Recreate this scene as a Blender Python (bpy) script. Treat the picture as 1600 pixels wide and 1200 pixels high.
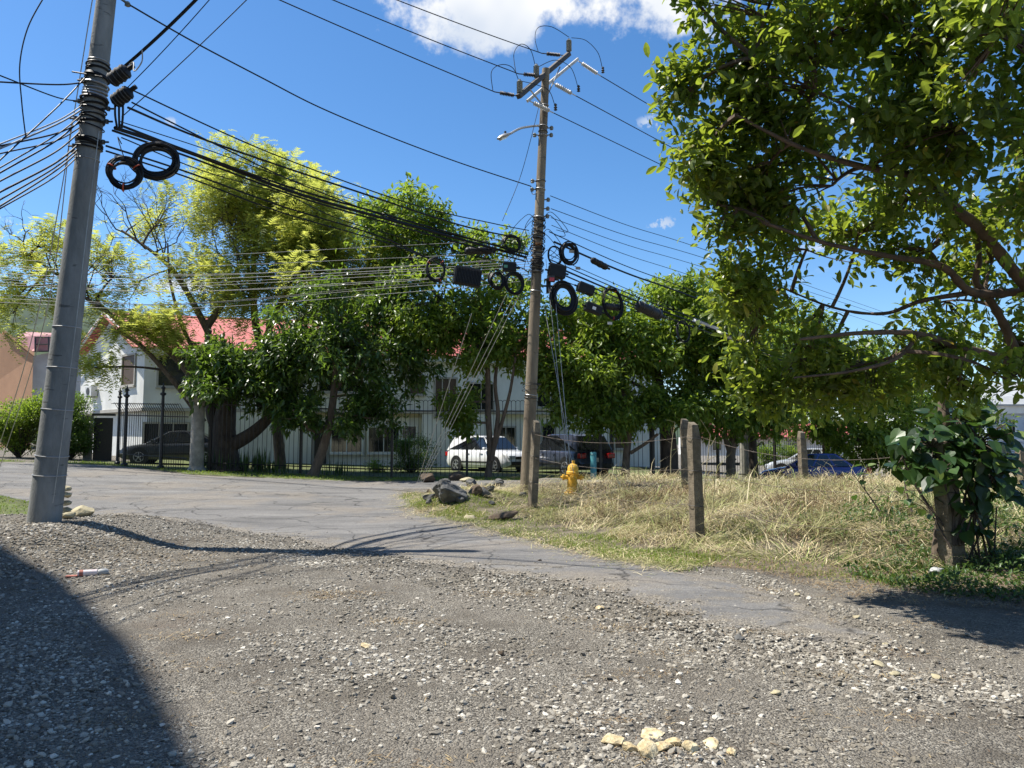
import bpy, bmesh, math, random
import numpy as np
from mathutils import Vector, Matrix, geometry
R = math.radians
random.seed(7); rng = np.random.default_rng(11)
for o in list(bpy.data.objects): bpy.data.objects.remove(o)
S = bpy.context.scene; COL = S.collection
# ------------------------------------------------------------------ camera
FPX, PITCH, EYE = 1180.0, R(4.46), 1.55
cam = bpy.data.cameras.new('camera'); camo = bpy.data.objects.new('camera', cam); COL.objects.link(camo)
cam.sensor_width = 36; cam.lens = 36*FPX/1600; cam.clip_start = .05; cam.clip_end = 12000
camo.location = (0, 0, EYE); camo.rotation_euler = (R(90)+PITCH, 0, 0); S.camera = camo
# ------------------------------------------------------------------ sky and sun
SUN_EL, SUN_AZ = R(60), R(8)      # the sun stands to the left, a little beyond the scene
sdir = Vector((-math.cos(SUN_EL)*math.cos(SUN_AZ), math.cos(SUN_EL)*math.sin(SUN_AZ), math.sin(SUN_EL)))
W = bpy.data.worlds.new('World'); S.world = W; W.use_nodes = True
nt = W.node_tree; nt.nodes.clear(); N = nt.nodes.new; LK = nt.links.new
wo = N('ShaderNodeOutputWorld'); bgd = N('ShaderNodeBackground'); LK(bgd.outputs[0], wo.inputs[0])
bgd.inputs[1].default_value = 0.105
W.cycles.sampling_method = 'MANUAL'; W.cycles.sample_map_resolution = 512
sky = N('ShaderNodeTexSky'); sky.sky_type = 'NISHITA'; sky.sun_disc = False
sky.sun_elevation = SUN_EL; sky.sun_rotation = math.atan2(sdir.x, sdir.y)
sky.altitude = 900; sky.air_density = 1.0; sky.dust_density = 0.6; sky.ozone_density = 2.5
tc = N('ShaderNodeTexCoord')
def wmath(op, a, b=None, c=None):
    m = N('ShaderNodeMath'); m.operation = op
    for i, v in enumerate((a, b, c)):
        if v is None: continue
        if isinstance(v, (int, float)): m.inputs[i].default_value = v
        else: LK(v, m.inputs[i])
    return m.outputs[0]
sep = N('ShaderNodeSeparateXYZ'); LK(tc.outputs['Generated'], sep.inputs[0])
# cumulus over the whole dome: project direction to a cloud deck, noise, thin out with height
zz = wmath('MAXIMUM', sep.outputs[2], 0.015); 
inv = wmath('DIVIDE', 1.0, wmath('ADD', zz, 0.12))
cmb = N('ShaderNodeCombineXYZ'); LK(wmath('MULTIPLY', sep.outputs[0], inv), cmb.inputs[0]); LK(wmath('MULTIPLY', sep.outputs[1], inv), cmb.inputs[1])
n1 = N('ShaderNodeTexNoise'); n1.inputs['Scale'].default_value = 1.25; n1.inputs['Detail'].default_value = 5; n1.inputs['Roughness'].default_value = .58
LK(cmb.outputs[0], n1.inputs['Vector'])
def pxdir(px, py):
    u, v = (px-800)/FPX, (600-py)/FPX
    d = Vector((u, math.cos(PITCH)-v*math.sin(PITCH), math.sin(PITCH)+v*math.cos(PITCH))); return d
def blob(px, py, hw, hh):
    d = pxdir(px, py).normalized(); r = Vector((0, 0, 1)).cross(d).normalized()*-1; u = r.cross(d)
    def dot(v):
        n = N('ShaderNodeVectorMath'); n.operation = 'DOT_PRODUCT'; LK(tc.outputs['Generated'], n.inputs[0]); n.inputs[1].default_value = v
        return n.outputs['Value']
    a = wmath('DIVIDE', dot(r), hw/FPX); b = wmath('DIVIDE', dot(u), hh/FPX)
    f = wmath('SUBTRACT', 1.0, wmath('ADD', wmath('MULTIPLY', a, a), wmath('MULTIPLY', b, b)))
    return wmath('MAXIMUM', wmath('MINIMUM', wmath('MULTIPLY', f, wmath('GREATER_THAN', dot(d), 0.0)), 1.0), -1.5)
n2 = N('ShaderNodeTexNoise'); n2.inputs['Scale'].default_value = 9; n2.inputs['Detail'].default_value = 6; n2.inputs['Roughness'].default_value = .62
LK(tc.outputs['Generated'], n2.inputs['Vector'])
bl = None
for args in ((830, -32, 235, 92), (945, -6, 135, 70)):
    b_ = blob(*args); bl = b_ if bl is None else wmath('MAXIMUM', bl, b_)
bs = None
for args in ((1035, 349, 30, 14), (1018, 190, 30, 12), (268, 191, 20, 9), (3, 352, 16, 20), (1105, 50, 40, 30)):
    b_ = blob(*args); bs = b_ if bs is None else wmath('MAXIMUM', bs, b_)
n4 = N('ShaderNodeTexNoise'); n4.inputs['Scale'].default_value = 55; n4.inputs['Detail'].default_value = 5; n4.inputs['Roughness'].default_value = .65
LK(tc.outputs['Generated'], n4.inputs['Vector'])
fs_ = wmath('SUBTRACT', wmath('ADD', wmath('MULTIPLY', bs, .35), wmath('MULTIPLY', wmath('SUBTRACT', n4.outputs[0], .5), 2.6)), .22)
fb = wmath('MAXIMUM', wmath('ADD', wmath('MULTIPLY', bl, .55), wmath('MULTIPLY', wmath('SUBTRACT', n2.outputs[0], .5), 2.6)), wmath('MINIMUM', wmath('ADD', fs_, 0.0), wmath('MULTIPLY', wmath('ADD', bs, .0), .3)))
# scattered deck, denser towards the horizon as seen at an angle
hz = wmath('SUBTRACT', 1.0, wmath('DIVIDE', wmath('MAXIMUM', sep.outputs[2], 0.0), .34))
fd = wmath('ADD', wmath('SUBTRACT', n1.outputs[0], .66), wmath('MULTIPLY', wmath('MAXIMUM', hz, -.4), .2))
fb_r = N('ShaderNodeMapRange'); fb_r.interpolation_type = 'SMOOTHSTEP'; LK(fb, fb_r.inputs[0]); fb_r.inputs[1].default_value = .02; fb_r.inputs[2].default_value = .42
fd_r = N('ShaderNodeMapRange'); fd_r.interpolation_type = 'SMOOTHSTEP'; LK(fd, fd_r.inputs[0]); fd_r.inputs[1].default_value = .03; fd_r.inputs[2].default_value = .13
cl = wmath('MAXIMUM', fb_r.outputs[0], fd_r.outputs[0])
n3 = N('ShaderNodeTexNoise'); n3.inputs['Scale'].default_value = 6; n3.inputs['Detail'].default_value = 3; LK(tc.outputs['Generated'], n3.inputs['Vector'])
cr = N('ShaderNodeValToRGB'); LK(n3.outputs[0], cr.inputs[0])
cr.color_ramp.elements[0].position = .36; cr.color_ramp.elements[0].color = (3.3, 3.8, 4.6, 1)
cr.color_ramp.elements[1].position = .58; cr.color_ramp.elements[1].color = (5.4, 5.45, 5.5, 1)
hsv = N('ShaderNodeHueSaturation'); LK(sky.outputs[0], hsv.inputs['Color']); hsv.inputs['Saturation'].default_value = 1.24; hsv.inputs['Value'].default_value = 1.0
mx = N('ShaderNodeMixRGB'); LK(cl, mx.inputs[0]); LK(hsv.outputs[0], mx.inputs[1]); LK(cr.outputs[0], mx.inputs[2])
LK(mx.outputs[0], bgd.inputs[0])
sl = bpy.data.lights.new('sun', 'SUN'); so = bpy.data.objects.new('sun', sl); COL.objects.link(so)
sl.energy = 5.0; sl.angle = R(.53); sl.color = (1, .945, .85)
so.location = (-40, 8, 60); so.rotation_euler = (-sdir).to_track_quat('-Z', 'Y').to_euler()
S.view_settings.view_transform = 'Standard'; S.view_settings.look = 'None'; S.view_settings.gamma = 1; S.view_settings.exposure = 0.88
S.view_settings.use_curve_mapping = False
S.render.resolution_x, S.render.resolution_y = 1024, 768
S.cycles.max_bounces = 8; S.cycles.transparent_max_bounces = 8
# ------------------------------------------------------------------ helpers
def sst(a, b, x):
    t = np.clip((np.asarray(x, float)-a)/(b-a), 0, 1); return t*t*(3-2*t)
EDGE = np.array([(-5.2, 26), (-3.6, 22), (-2.3, 18), (-1.2, 15.2), (.5, 11.6), (1.65, 9.9), (2.7, 9.0), (3.1, 6.6), (3.6, 4), (4.2, -2)], float)
def edge_d(x, y):
    x = np.asarray(x, float); y = np.asarray(y, float); best = np.full(np.broadcast(x, y).shape, 1e9); sg = np.ones_like(best)
    for i in range(len(EDGE)-1):
        a, b = EDGE[i], EDGE[i+1]; d = b-a; t = np.clip(((x-a[0])*d[0]+(y-a[1])*d[1])/(d@d), 0, 1)
        ex, ey = x-(a[0]+t*d[0]), y-(a[1]+t*d[1]); dd = np.hypot(ex, ey); m = dd < best
        sg = np.where(m, np.sign(d[0]*ey-d[1]*ex), sg); best = np.where(m, dd, best)
    return best*sg
def vn(x, y, s=1.0, seed=0.0):      # cheap smooth pseudo noise, about -1..1
    x = np.asarray(x, float)*s+seed; y = np.asarray(y, float)*s+seed*1.7
    return (np.sin(x*1.3+2.1*np.sin(y*.7+.3))+np.sin(y*1.7+1.9*np.sin(x*.9+1.1))+np.sin((x+y)*1.1+1.3*np.sin((x-y)*1.9)))/3
def H(x, y):
    x = np.asarray(x, float); y = np.asarray(y, float)
    far = sst(13, 27, y)*(.25+.04*np.clip(-x-5, 0, 26))
    rr = sst(5, 12, x)*sst(23, 30, y); far = far*(1-rr)-.2*rr
    d = edge_d(x, y); md = sst(1.2, 5.5, d)*(1-sst(22, 27, y))*sst(3, 7, y)
    lot = md*(.42+.10*vn(x, y, .8)+.05*vn(x, y, 2.3, 3)); base = far*(1-md)+lot
    base = base+.38*np.exp(-((x+1.0)/1.1)**2-((y-18.0)/1.5)**2)*(1+.2*vn(x, y, 3, 1))
    lb = sst(-4.6, -6.6, x)*sst(8.2, 10.8, y)*(1-sst(12.4, 15.5, y)); base = base+.36*lb
    near = 1-sst(14, 22, y)
    return base+near*(.022*vn(x, y, 1.1, 5)+.010*vn(x, y, 3.1, 2))
def h1(x, y): return float(H(x, y))
def at(px, py, Y):
    d = pxdir(px, py); t = Y/d.y; return Vector((d.x*t, Y, EYE+d.z*t))
def gp(px, py):
    d = pxdir(px, py); t = np.linspace(2, 140, 6000); z = EYE+d.z*t-H(d.x*t, d.y*t)
    i = np.argmax(z < 0); i = i if z[i] < 0 else len(t)-1
    return Vector((d.x*t[i], d.y*t[i], h1(d.x*t[i], d.y*t[i])))
def onh(x, y, dz=0): return Vector((x, y, h1(x, y)+dz))

def link(o): COL.objects.link(o); return o
def thing(name, label, cat, loc=(0, 0, 0), rz=0, group=None):
    o = link(bpy.data.objects.new(name, None)); o.location = loc; o.rotation_euler = (0, 0, rz); o.empty_display_size = .2
    o['label'] = label; o['category'] = cat
    if group: o['group'] = group
    return o
def tag(o, label, cat, group=None):
    o['label'] = label; o['category'] = cat
    if group: o['group'] = group
    return o
def np_mesh(name, V, F, mat=None, smooth=False):
    V = np.asarray(V, np.float32); F = np.asarray(F, np.int32); k = F.shape[1]; me = bpy.data.meshes.new(name)
    me.vertices.add(len(V)); me.vertices.foreach_set('co', V.ravel())
    me.loops.add(F.size); me.loops.foreach_set('vertex_index', F.ravel())
    me.polygons.add(len(F)); me.polygons.foreach_set('loop_start', np.arange(len(F), dtype=np.int32)*k)
    try: me.polygons.foreach_set('loop_total', np.full(len(F), k, np.int32))
    except Exception: pass
    me.polygons.foreach_set('use_smooth', np.full(len(F), smooth, bool)); me.update(calc_edges=True); me.validate()
    if mat: me.materials.append(mat)
    return me
def obj(name, me, parent=None):
    o = link(bpy.data.objects.new(name, me))
    if parent: o.parent = parent
    return o
def struct(o, kind='structure'): o['kind'] = kind; return o

class MB:
    """collects shapes; build() links them as ONE mesh object, relative to off"""
    def __init__(s): s.v = []; s.f = []
    def add(s, vs, fs):
        b = len(s.v); s.v += [tuple(v) for v in vs]; s.f += [tuple(i+b for i in f) for f in fs]; return s
    def box(s, c, size, rz=0, M=None):
        hx, hy, hz = (k/2 for k in size); c = Vector(c); m = Matrix.Rotation(rz, 3, 'Z') if M is None else M
        vs = [c+m@Vector((x*hx, y*hy, z*hz)) for z in (-1, 1) for y in (-1, 1) for x in (-1, 1)]
        return s.add(vs, [(0, 2, 3, 1), (4, 5, 7, 6), (0, 1, 5, 4), (2, 6, 7, 3), (0, 4, 6, 2), (1, 3, 7, 5)])
    def tube(s, pts, r, n=8, cap=True):
        pts = [Vector(p) for p in pts]; rs = list(r) if hasattr(r, '__len__') else [r]*len(pts); vs = []; up = None
        for i, p in enumerate(pts):
            t = (pts[min(i+1, len(pts)-1)]-pts[max(i-1, 0)]).normalized()
            if up is None: up = t.orthogonal().normalized()
            else: up = (up-t*up.dot(t)); up = up.normalized() if up.length > 1e-6 else t.orthogonal().normalized()
            bi = t.cross(up)
            for k in range(n):
                a = 2*math.pi*k/n; vs.append(p+(up*math.cos(a)+bi*math.sin(a))*rs[i])
        fs = [(i*n+k, i*n+(k+1) % n, (i+1)*n+(k+1) % n, (i+1)*n+k) for i in range(len(pts)-1) for k in range(n)]
        if cap: fs += [tuple(range(n-1, -1, -1)), tuple((len(pts)-1)*n+k for k in range(n))]
        return s.add(vs, fs)
    def lathe(s, prof, origin=(0, 0, 0), axis=(0, 0, 1), n=16):
        ax = Vector(axis).normalized(); o = Vector(origin); u = ax.orthogonal().normalized(); w = ax.cross(u); vs = []
        for r, z in prof:
            for k in range(n):
                a = 2*math.pi*k/n; vs.append(o+ax*z+(u*math.cos(a)+w*math.sin(a))*max(r, 1e-4))
        fs = [(i*n+k, i*n+(k+1) % n, (i+1)*n+(k+1) % n, (i+1)*n+k) for i in range(len(prof)-1) for k in range(n)]
        fs += [tuple(range(n-1, -1, -1)), tuple((len(prof)-1)*n+k for k in range(n))]
        return s.add(vs, fs)
    def torus(s, c, axis, Rr, r, n=24, m=6, el=1.0, up=None):
        ax = Vector(axis).normalized(); u = ax.orthogonal().normalized() if up is None else (Vector(up)-ax*Vector(up).dot(ax)).normalized(); w = ax.cross(u); c = Vector(c); vs = []
        for i in range(n):
            a = 2*math.pi*i/n; d = u*math.cos(a)*el+w*math.sin(a); p = c+d*Rr; dn = d.normalized()
            for k in range(m):
                b = 2*math.pi*k/m; vs.append(p+(dn*math.cos(b)+ax*math.sin(b))*r)
        return s.add(vs, [(i*m+k, i*m+(k+1) % m, ((i+1) % n)*m+(k+1) % m, ((i+1) % n)*m+k) for i in range(n) for k in range(m)])
    def prism(s, poly, ext):
        """poly: 3D points of one face, ext: extrusion vector"""
        ext = Vector(ext); n = len(poly); vs = [Vector(p) for p in poly]+[Vector(p)+ext for p in poly]
        return s.add(vs, [tuple(range(n-1, -1, -1)), tuple(range(n, 2*n))]+[(i, (i+1) % n, (i+1) % n+n, i+n) for i in range(n)])
    def build(s, name, mat, parent=None, off=None, smooth=False, bevel=0, label=None):
        off = Vector(off) if off is not None else (parent_off(parent) if parent else Vector((0, 0, 0)))
        me = bpy.data.meshes.new(name); me.from_pydata([tuple(Vector(v)-off) for v in s.v], [], s.f)
        bm = bmesh.new(); bm.from_mesh(me); bmesh.ops.recalc_face_normals(bm, faces=bm.faces)
        if bevel: bmesh.ops.bevel(bm, geom=[e for e in bm.edges if e.calc_face_angle(0) > .6], offset=bevel, segments=2, affect='EDGES', profile=.6)
        bm.to_mesh(me); bm.free(); me.materials.append(mat)
        if smooth:
            for p in me.polygons: p.use_smooth = True
            try: me.set_sharp_from_angle(angle=R(38))
            except Exception: pass
        o = obj(name, me, parent)
        if not parent: o.location = off
        if label: o['label'] = label
        return o
OFF = {}
def parent_off(p):
    while p.parent: p = p.parent
    return Vector(OFF.get(p.name, p.location))
def crom(P, n=10):
    P = [Vector(p) for p in P]; out = []
    for i in range(len(P)-1):
        a, b, c, d = P[max(i-1, 0)], P[i], P[i+1], P[min(i+2, len(P)-1)]
        for k in range(n):
            t = k/n; out.append(.5*((2*b)+(c-a)*t+(2*a-5*b+4*c-d)*t*t+(3*b-a-3*c+d)*t**3))
    out.append(P[-1]); return out
def dup_tree(o, parent=None):
    c = link(o.copy()); c.parent = parent
    for ch in o.children: dup_tree(ch, c)
    return c
# ------------------------------------------------------------------ materials
def mat(name, c1, c2=None, rough=.7, scale=6, bump=0, bscale=40, metal=0, spec=.5, detail=6, coords='Object', stretch=None, coat=0, lo=.35, hi=.65):
    m = bpy.data.materials.new(name); m.use_nodes = True; t = m.node_tree; b = t.nodes['Principled BSDF']
    b.inputs['Roughness'].default_value = rough; b.inputs['Metallic'].default_value = metal; b.inputs['Specular IOR Level'].default_value = spec
    b.inputs['Coat Weight'].default_value = coat
    c2 = c2 or tuple(k*.75 for k in c1)
    tcn = t.nodes.new('ShaderNodeTexCoord'); src = tcn.outputs[coords]
    if stretch:
        mp = t.nodes.new('ShaderNodeMapping'); mp.inputs['Scale'].default_value = stretch; t.links.new(src, mp.inputs[0]); src = mp.outputs[0]
    n = t.nodes.new('ShaderNodeTexNoise'); n.inputs['Scale'].default_value = scale; n.inputs['Detail'].default_value = detail; n.inputs['Roughness'].default_value = .6
    t.links.new(src, n.inputs['Vector'])
    r = t.nodes.new('ShaderNodeValToRGB'); r.color_ramp.elements[0].position = lo; r.color_ramp.elements[1].position = hi
    r.color_ramp.elements[0].color = (*c2, 1); r.color_ramp.elements[1].color = (*c1, 1)
    t.links.new(n.outputs[0], r.inputs[0]); t.links.new(r.outputs[0], b.inputs['Base Color'])
    if bump:
        n2 = t.nodes.new('ShaderNodeTexNoise'); n2.inputs['Scale'].default_value = bscale; n2.inputs['Detail'].default_value = 5; t.links.new(src, n2.inputs['Vector'])
        bp = t.nodes.new('ShaderNodeBump'); bp.inputs['Strength'].default_value = bump; bp.inputs['Distance'].default_value = .02
        t.links.new(n2.outputs[0], bp.inputs['Height']); t.links.new(bp.outputs[0], b.inputs['Normal'])
    return m
def island_mat(name, cols, rough=.5, trans=0.0, tcol=None, spec=.5, bump=0, patch=None):
    """one colour per separate leaf, blade or stone"""
    m = bpy.data.materials.new(name); m.use_nodes = True; t = m.node_tree; b = t.nodes['Principled BSDF']; out = t.nodes['Material Output']
    b.inputs['Roughness'].default_value = rough; b.inputs['Specular IOR Level'].default_value = spec
    g = t.nodes.new('ShaderNodeNewGeometry'); r = t.nodes.new('ShaderNodeValToRGB'); r.color_ramp.interpolation = 'LINEAR'
    el = r.color_ramp.elements
    while len(el) < len(cols): el.new(.5)
    for i, c in enumerate(cols): el[i].position = c[0]; el[i].color = (*c[1], 1)
    t.links.new(g.outputs['Random Per Island'], r.inputs[0]); col_out = r.outputs[0]
    if patch:                       # whole clumps differ in tint
        tq = t.nodes.new('ShaderNodeTexCoord'); nq = t.nodes.new('ShaderNodeTexNoise'); nq.inputs['Scale'].default_value = patch[0]; nq.inputs['Detail'].default_value = 4; t.links.new(tq.outputs['Object'], nq.inputs['Vector'])
        rq = t.nodes.new('ShaderNodeValToRGB'); rq.color_ramp.elements[0].position = patch[2]; rq.color_ramp.elements[0].color = (0, 0, 0, 1); rq.color_ramp.elements[1].position = patch[3]; rq.color_ramp.elements[1].color = (patch[4],)*3+(1,); t.links.new(nq.outputs[0], rq.inputs[0])
        xq = t.nodes.new('ShaderNodeMixRGB'); t.links.new(rq.outputs[0], xq.inputs[0]); t.links.new(col_out, xq.inputs[1]); xq.inputs[2].default_value = (*patch[1], 1); col_out = xq.outputs[0]
    t.links.new(col_out, b.inputs['Base Color'])
    if bump:
        n2 = t.nodes.new('ShaderNodeTexNoise'); n2.inputs['Scale'].default_value = 90; tcn = t.nodes.new('ShaderNodeTexCoord'); t.links.new(tcn.outputs['Object'], n2.inputs['Vector'])
        bp = t.nodes.new('ShaderNodeBump'); bp.inputs['Strength'].default_value = bump; bp.inputs['Distance'].default_value = .01
        t.links.new(n2.outputs[0], bp.inputs['Height']); t.links.new(bp.outputs[0], b.inputs['Normal'])
    if trans:
        tr = t.nodes.new('ShaderNodeBsdfTranslucent'); mxs = t.nodes.new('ShaderNodeMixShader'); mxs.inputs[0].default_value = trans
        mc = t.nodes.new('ShaderNodeMixRGB'); mc.blend_type = 'MIX'; mc.inputs[0].default_value = .6; t.links.new(col_out, mc.inputs[1]); mc.inputs[2].default_value = (*tcol, 1)
        t.links.new(mc.outputs[0], tr.inputs[0]); t.links.new(b.outputs[0], mxs.inputs[1]); t.links.new(tr.outputs[0], mxs.inputs[2]); t.links.new(mxs.outputs[0], out.inputs[0])
    return m
def solid(name, c, rough=.5, metal=0, spec=.5, coat=0): return mat(name, c, tuple(k*.88 for k in c), rough, 3, metal=metal, spec=spec, coat=coat)
M = {}
M['concrete_pole'] = mat('concrete_pole', (.235, .24, .235), (.15, .155, .15), .85, 5, .35, 60, stretch=(1, 1, .35))
M['old_pole'] = mat('old_pole', (.235, .19, .13), (.115, .09, .062), .85, 4, .5, 50, stretch=(1, 1, .2))
M['post'] = mat('post', (.20, .165, .115), (.095, .078, .055), .95, 7, .8, 45)
M['steel'] = mat('steel', (.42, .43, .44), (.3, .3, .3), .45, 8, metal=.7)
M['dark_steel'] = mat('dark_steel', (.07, .065, .06), (.04, .04, .04), .5, 8, metal=.4)
M['cross'] = mat('cross', (.075, .06, .05), (.045, .04, .035), .7, 8)
M['black'] = mat('black_rubber', (.006, .006, .007), (.011, .011, .012), .5, 12, spec=.25)
M['cable'] = mat('cable', (.006, .006, .007), (.010, .010, .011), .5, 9, spec=.3)
M['grey_cable'] = mat('grey_cable', (.26, .26, .26), (.16, .16, .16), .45, 9)
M['wire'] = mat('galvanised_wire', (.45, .45, .44), (.3, .3, .29), .45, 9, metal=.5)
M['porcelain'] = mat('porcelain', (.20, .215, .20), (.15, .16, .15), .25, 5)
M['polymer'] = mat('polymer', (.55, .53, .48), (.42, .4, .36), .5, 5)
M['dark_polymer'] = mat('dark_polymer', (.05, .04, .037), (.03, .025, .025), .4, 5)
M['iron'] = mat('iron', (.012, .012, .013), (.025, .022, .02), .45, 14)
M['white_wall'] = mat('white_wall', (.74, .74, .71), (.56, .56, .53), .9, .9, .25, 30, detail=11, stretch=(1, 1, .45))
M['trim'] = mat('trim', (.40, .38, .34), (.33, .31, .28), .8, 3)
M['beige'] = mat('beige', (.47, .42, .30), (.40, .36, .26), .9, 2)
M['roof_red'] = mat('roof_red', (.48, .12, .105), (.33, .09, .08), .65, .9, detail=10)
M['roof_pink'] = mat('roof_pink', (.40, .20, .19), (.33, .15, .15), .7, 2)
M['glass'] = mat('dark_glass', (.012, .014, .016), (.02, .022, .024), .06, 1.5, spec=.8)
M['wood_shutter'] = mat('wood_shutter', (.10, .06, .035), (.06, .037, .022), .6, 6, stretch=(8, 8, .6))
M['terracotta'] = mat('terracotta_render', (.42, .235, .135), (.36, .2, .115), .9, 1.2, .3, 30, detail=9)
M['grey_sheet'] = mat('grey_sheet', (.35, .36, .36), (.28, .29, .29), .6, 2)
M['col'] = mat('column_concrete', (.30, .285, .25), (.17, .16, .14), .9, 4, .5, 50)
M['bark'] = mat('bark', (.16, .12, .085), (.075, .055, .04), .95, 9, .9, 30, stretch=(1, 1, .35))
M['bark_dark'] = mat('bark_dark', (.085, .065, .048), (.04, .03, .024), .95, 9, .9, 30, stretch=(1, 1, .35))
M['bark_red'] = mat('bark_red', (.13, .085, .058), (.06, .04, .028), .75, 7, .6, 30, stretch=(1, 1, .5))
M['hydrant'] = mat('hydrant_yellow', (.66, .37, .025), (.30, .15, .03), .65, 14, .4, 60, lo=.3, hi=.5)
M['teal'] = mat('teal', (.05, .22, .24), (.04, .17, .19), .5, 9)
M['paper'] = mat('paper', (.78, .72, .74), (.7, .6, .66), .8, 9)
M['rock'] = mat('rock', (.13, .13, .125), (.05, .05, .048), .95, 3, 1.0, 14)
M['pale_rock'] = mat('pale_rock', (.42, .37, .24), (.26, .23, .15), .95, 4, .9, 18)
M['yellow_rock'] = mat('yellow_rock', (.62, .54, .36), (.40, .31, .17), .95, 12, 1.0, 30, lo=.4, hi=.62)
M['dirt_clod'] = mat('dirt_clod', (.11, .08, .055), (.06, .045, .03), 1, 5, 1, 20)

def crackle(m, dark=.45):          # short dark horizontal hairlines in the cast surface
    t = m.node_tree; b = t.nodes['Principled BSDF']; src = b.inputs['Base Color'].links[0].from_socket
    tcn = t.nodes.new('ShaderNodeTexCoord'); mp = t.nodes.new('ShaderNodeMapping'); mp.inputs['Scale'].default_value = (3.2, 3.2, 17); t.links.new(tcn.outputs['Object'], mp.inputs[0])
    n = t.nodes.new('ShaderNodeTexNoise'); n.inputs['Scale'].default_value = 1; n.inputs['Detail'].default_value = 3; t.links.new(mp.outputs[0], n.inputs['Vector'])
    r = t.nodes.new('ShaderNodeValToRGB'); t.links.new(n.outputs[0], r.inputs[0]); r.color_ramp.elements[0].position = .30; r.color_ramp.elements[0].color = (dark, dark, dark, 1); r.color_ramp.elements[1].position = .345; r.color_ramp.elements[1].color = (1, 1, 1, 1)
    x = t.nodes.new('ShaderNodeMixRGB'); x.blend_type = 'MULTIPLY'; x.inputs[0].default_value = 1; t.links.new(src, x.inputs[1]); t.links.new(r.outputs[0], x.inputs[2]); t.links.new(x.outputs[0], b.inputs['Base Color'])
crackle(M['concrete_pole']); crackle(M['old_pole'], .6); crackle(M['post'], .6)
# ------------------------------------------------------------------ ground, road, lawns
def ground_mat():
    m = bpy.data.materials.new('ground_dirt_gravel'); m.use_nodes = True; t = m.node_tree; b = t.nodes['Principled BSDF']; L = t.links.new
    b.inputs['Roughness'].default_value = .95; b.inputs['Specular IOR Level'].default_value = .2
    g = t.nodes.new('ShaderNodeTexCoord').outputs['Object']
    def noise(s, d=6, r=.6):
        n = t.nodes.new('ShaderNodeTexNoise'); n.inputs['Scale'].default_value = s; n.inputs['Detail'].default_value = d; n.inputs['Roughness'].default_value = r; L(g, n.inputs['Vector']); return n.outputs[0]
    def ramp(src, stops):
        r = t.nodes.new('ShaderNodeValToRGB'); L(src, r.inputs[0]); e = r.color_ramp.elements
        while len(e) < len(stops): e.new(.5)
        for i, (p, c) in enumerate(stops): e[i].position = p; e[i].color = (*c, 1)
        return r.outputs[0]
    def mix(f, a, c, mode='MIX'):
        x = t.nodes.new('ShaderNodeMixRGB'); x.blend_type = mode
        for i, v in enumerate((f, a, c)):
            if isinstance(v, float): x.inputs[i].default_value = v
            else: L(v, x.inputs[i])
        return x.outputs[0]
    base = ramp(noise(.9, 8), [(.32, (.095, .084, .069)), (.5, (.150, .134, .111)), (.68, (.215, .194, .163))])
    # small stones in the surface
    vo = t.nodes.new('ShaderNodeTexVoronoi'); vo.inputs['Scale'].default_value = 85; L(g, vo.inputs['Vector'])
    sx = t.nodes.new('ShaderNodeSeparateColor'); L(vo.outputs['Color'], sx.inputs[0])
    stone = ramp(sx.outputs[0], [(.0, (.06, .055, .048)), (.45, (.17, .156, .132)), (.8, (.31, .29, .25)), (1, (.44, .41, .35))])
    cover = ramp(noise(1.5, 7, .7), [(.40, (.10, .10, .10)), (.60, (.85, .85, .85))])
    c = mix(cover, base, stone)
    c = mix(ramp(noise(.55, 5), [(.60, (0, 0, 0)), (.70, (.45, .45, .45))]), c, (mix(.5, c, ramp(noise(30), [(.4, (.10, .055, .035)), (.6, (.16, .09, .06))]))))
    L(c, b.inputs['Base Color'])
    bp = t.nodes.new('ShaderNodeBump'); bp.inputs['Strength'].default_value = .9; bp.inputs['Distance'].default_value = .02; L(vo.outputs['Distance'], bp.inputs['Height']); bp.invert = True
    bp2 = t.nodes.new('ShaderNodeBump'); bp2.inputs['Strength'].default_value = .7; bp2.inputs['Distance'].default_value = .03; L(noise(24, 6), bp2.inputs['Height']); L(bp.outputs[0], bp2.inputs['Normal']); L(bp2.outputs[0], b.inputs['Normal'])
    return m
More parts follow.
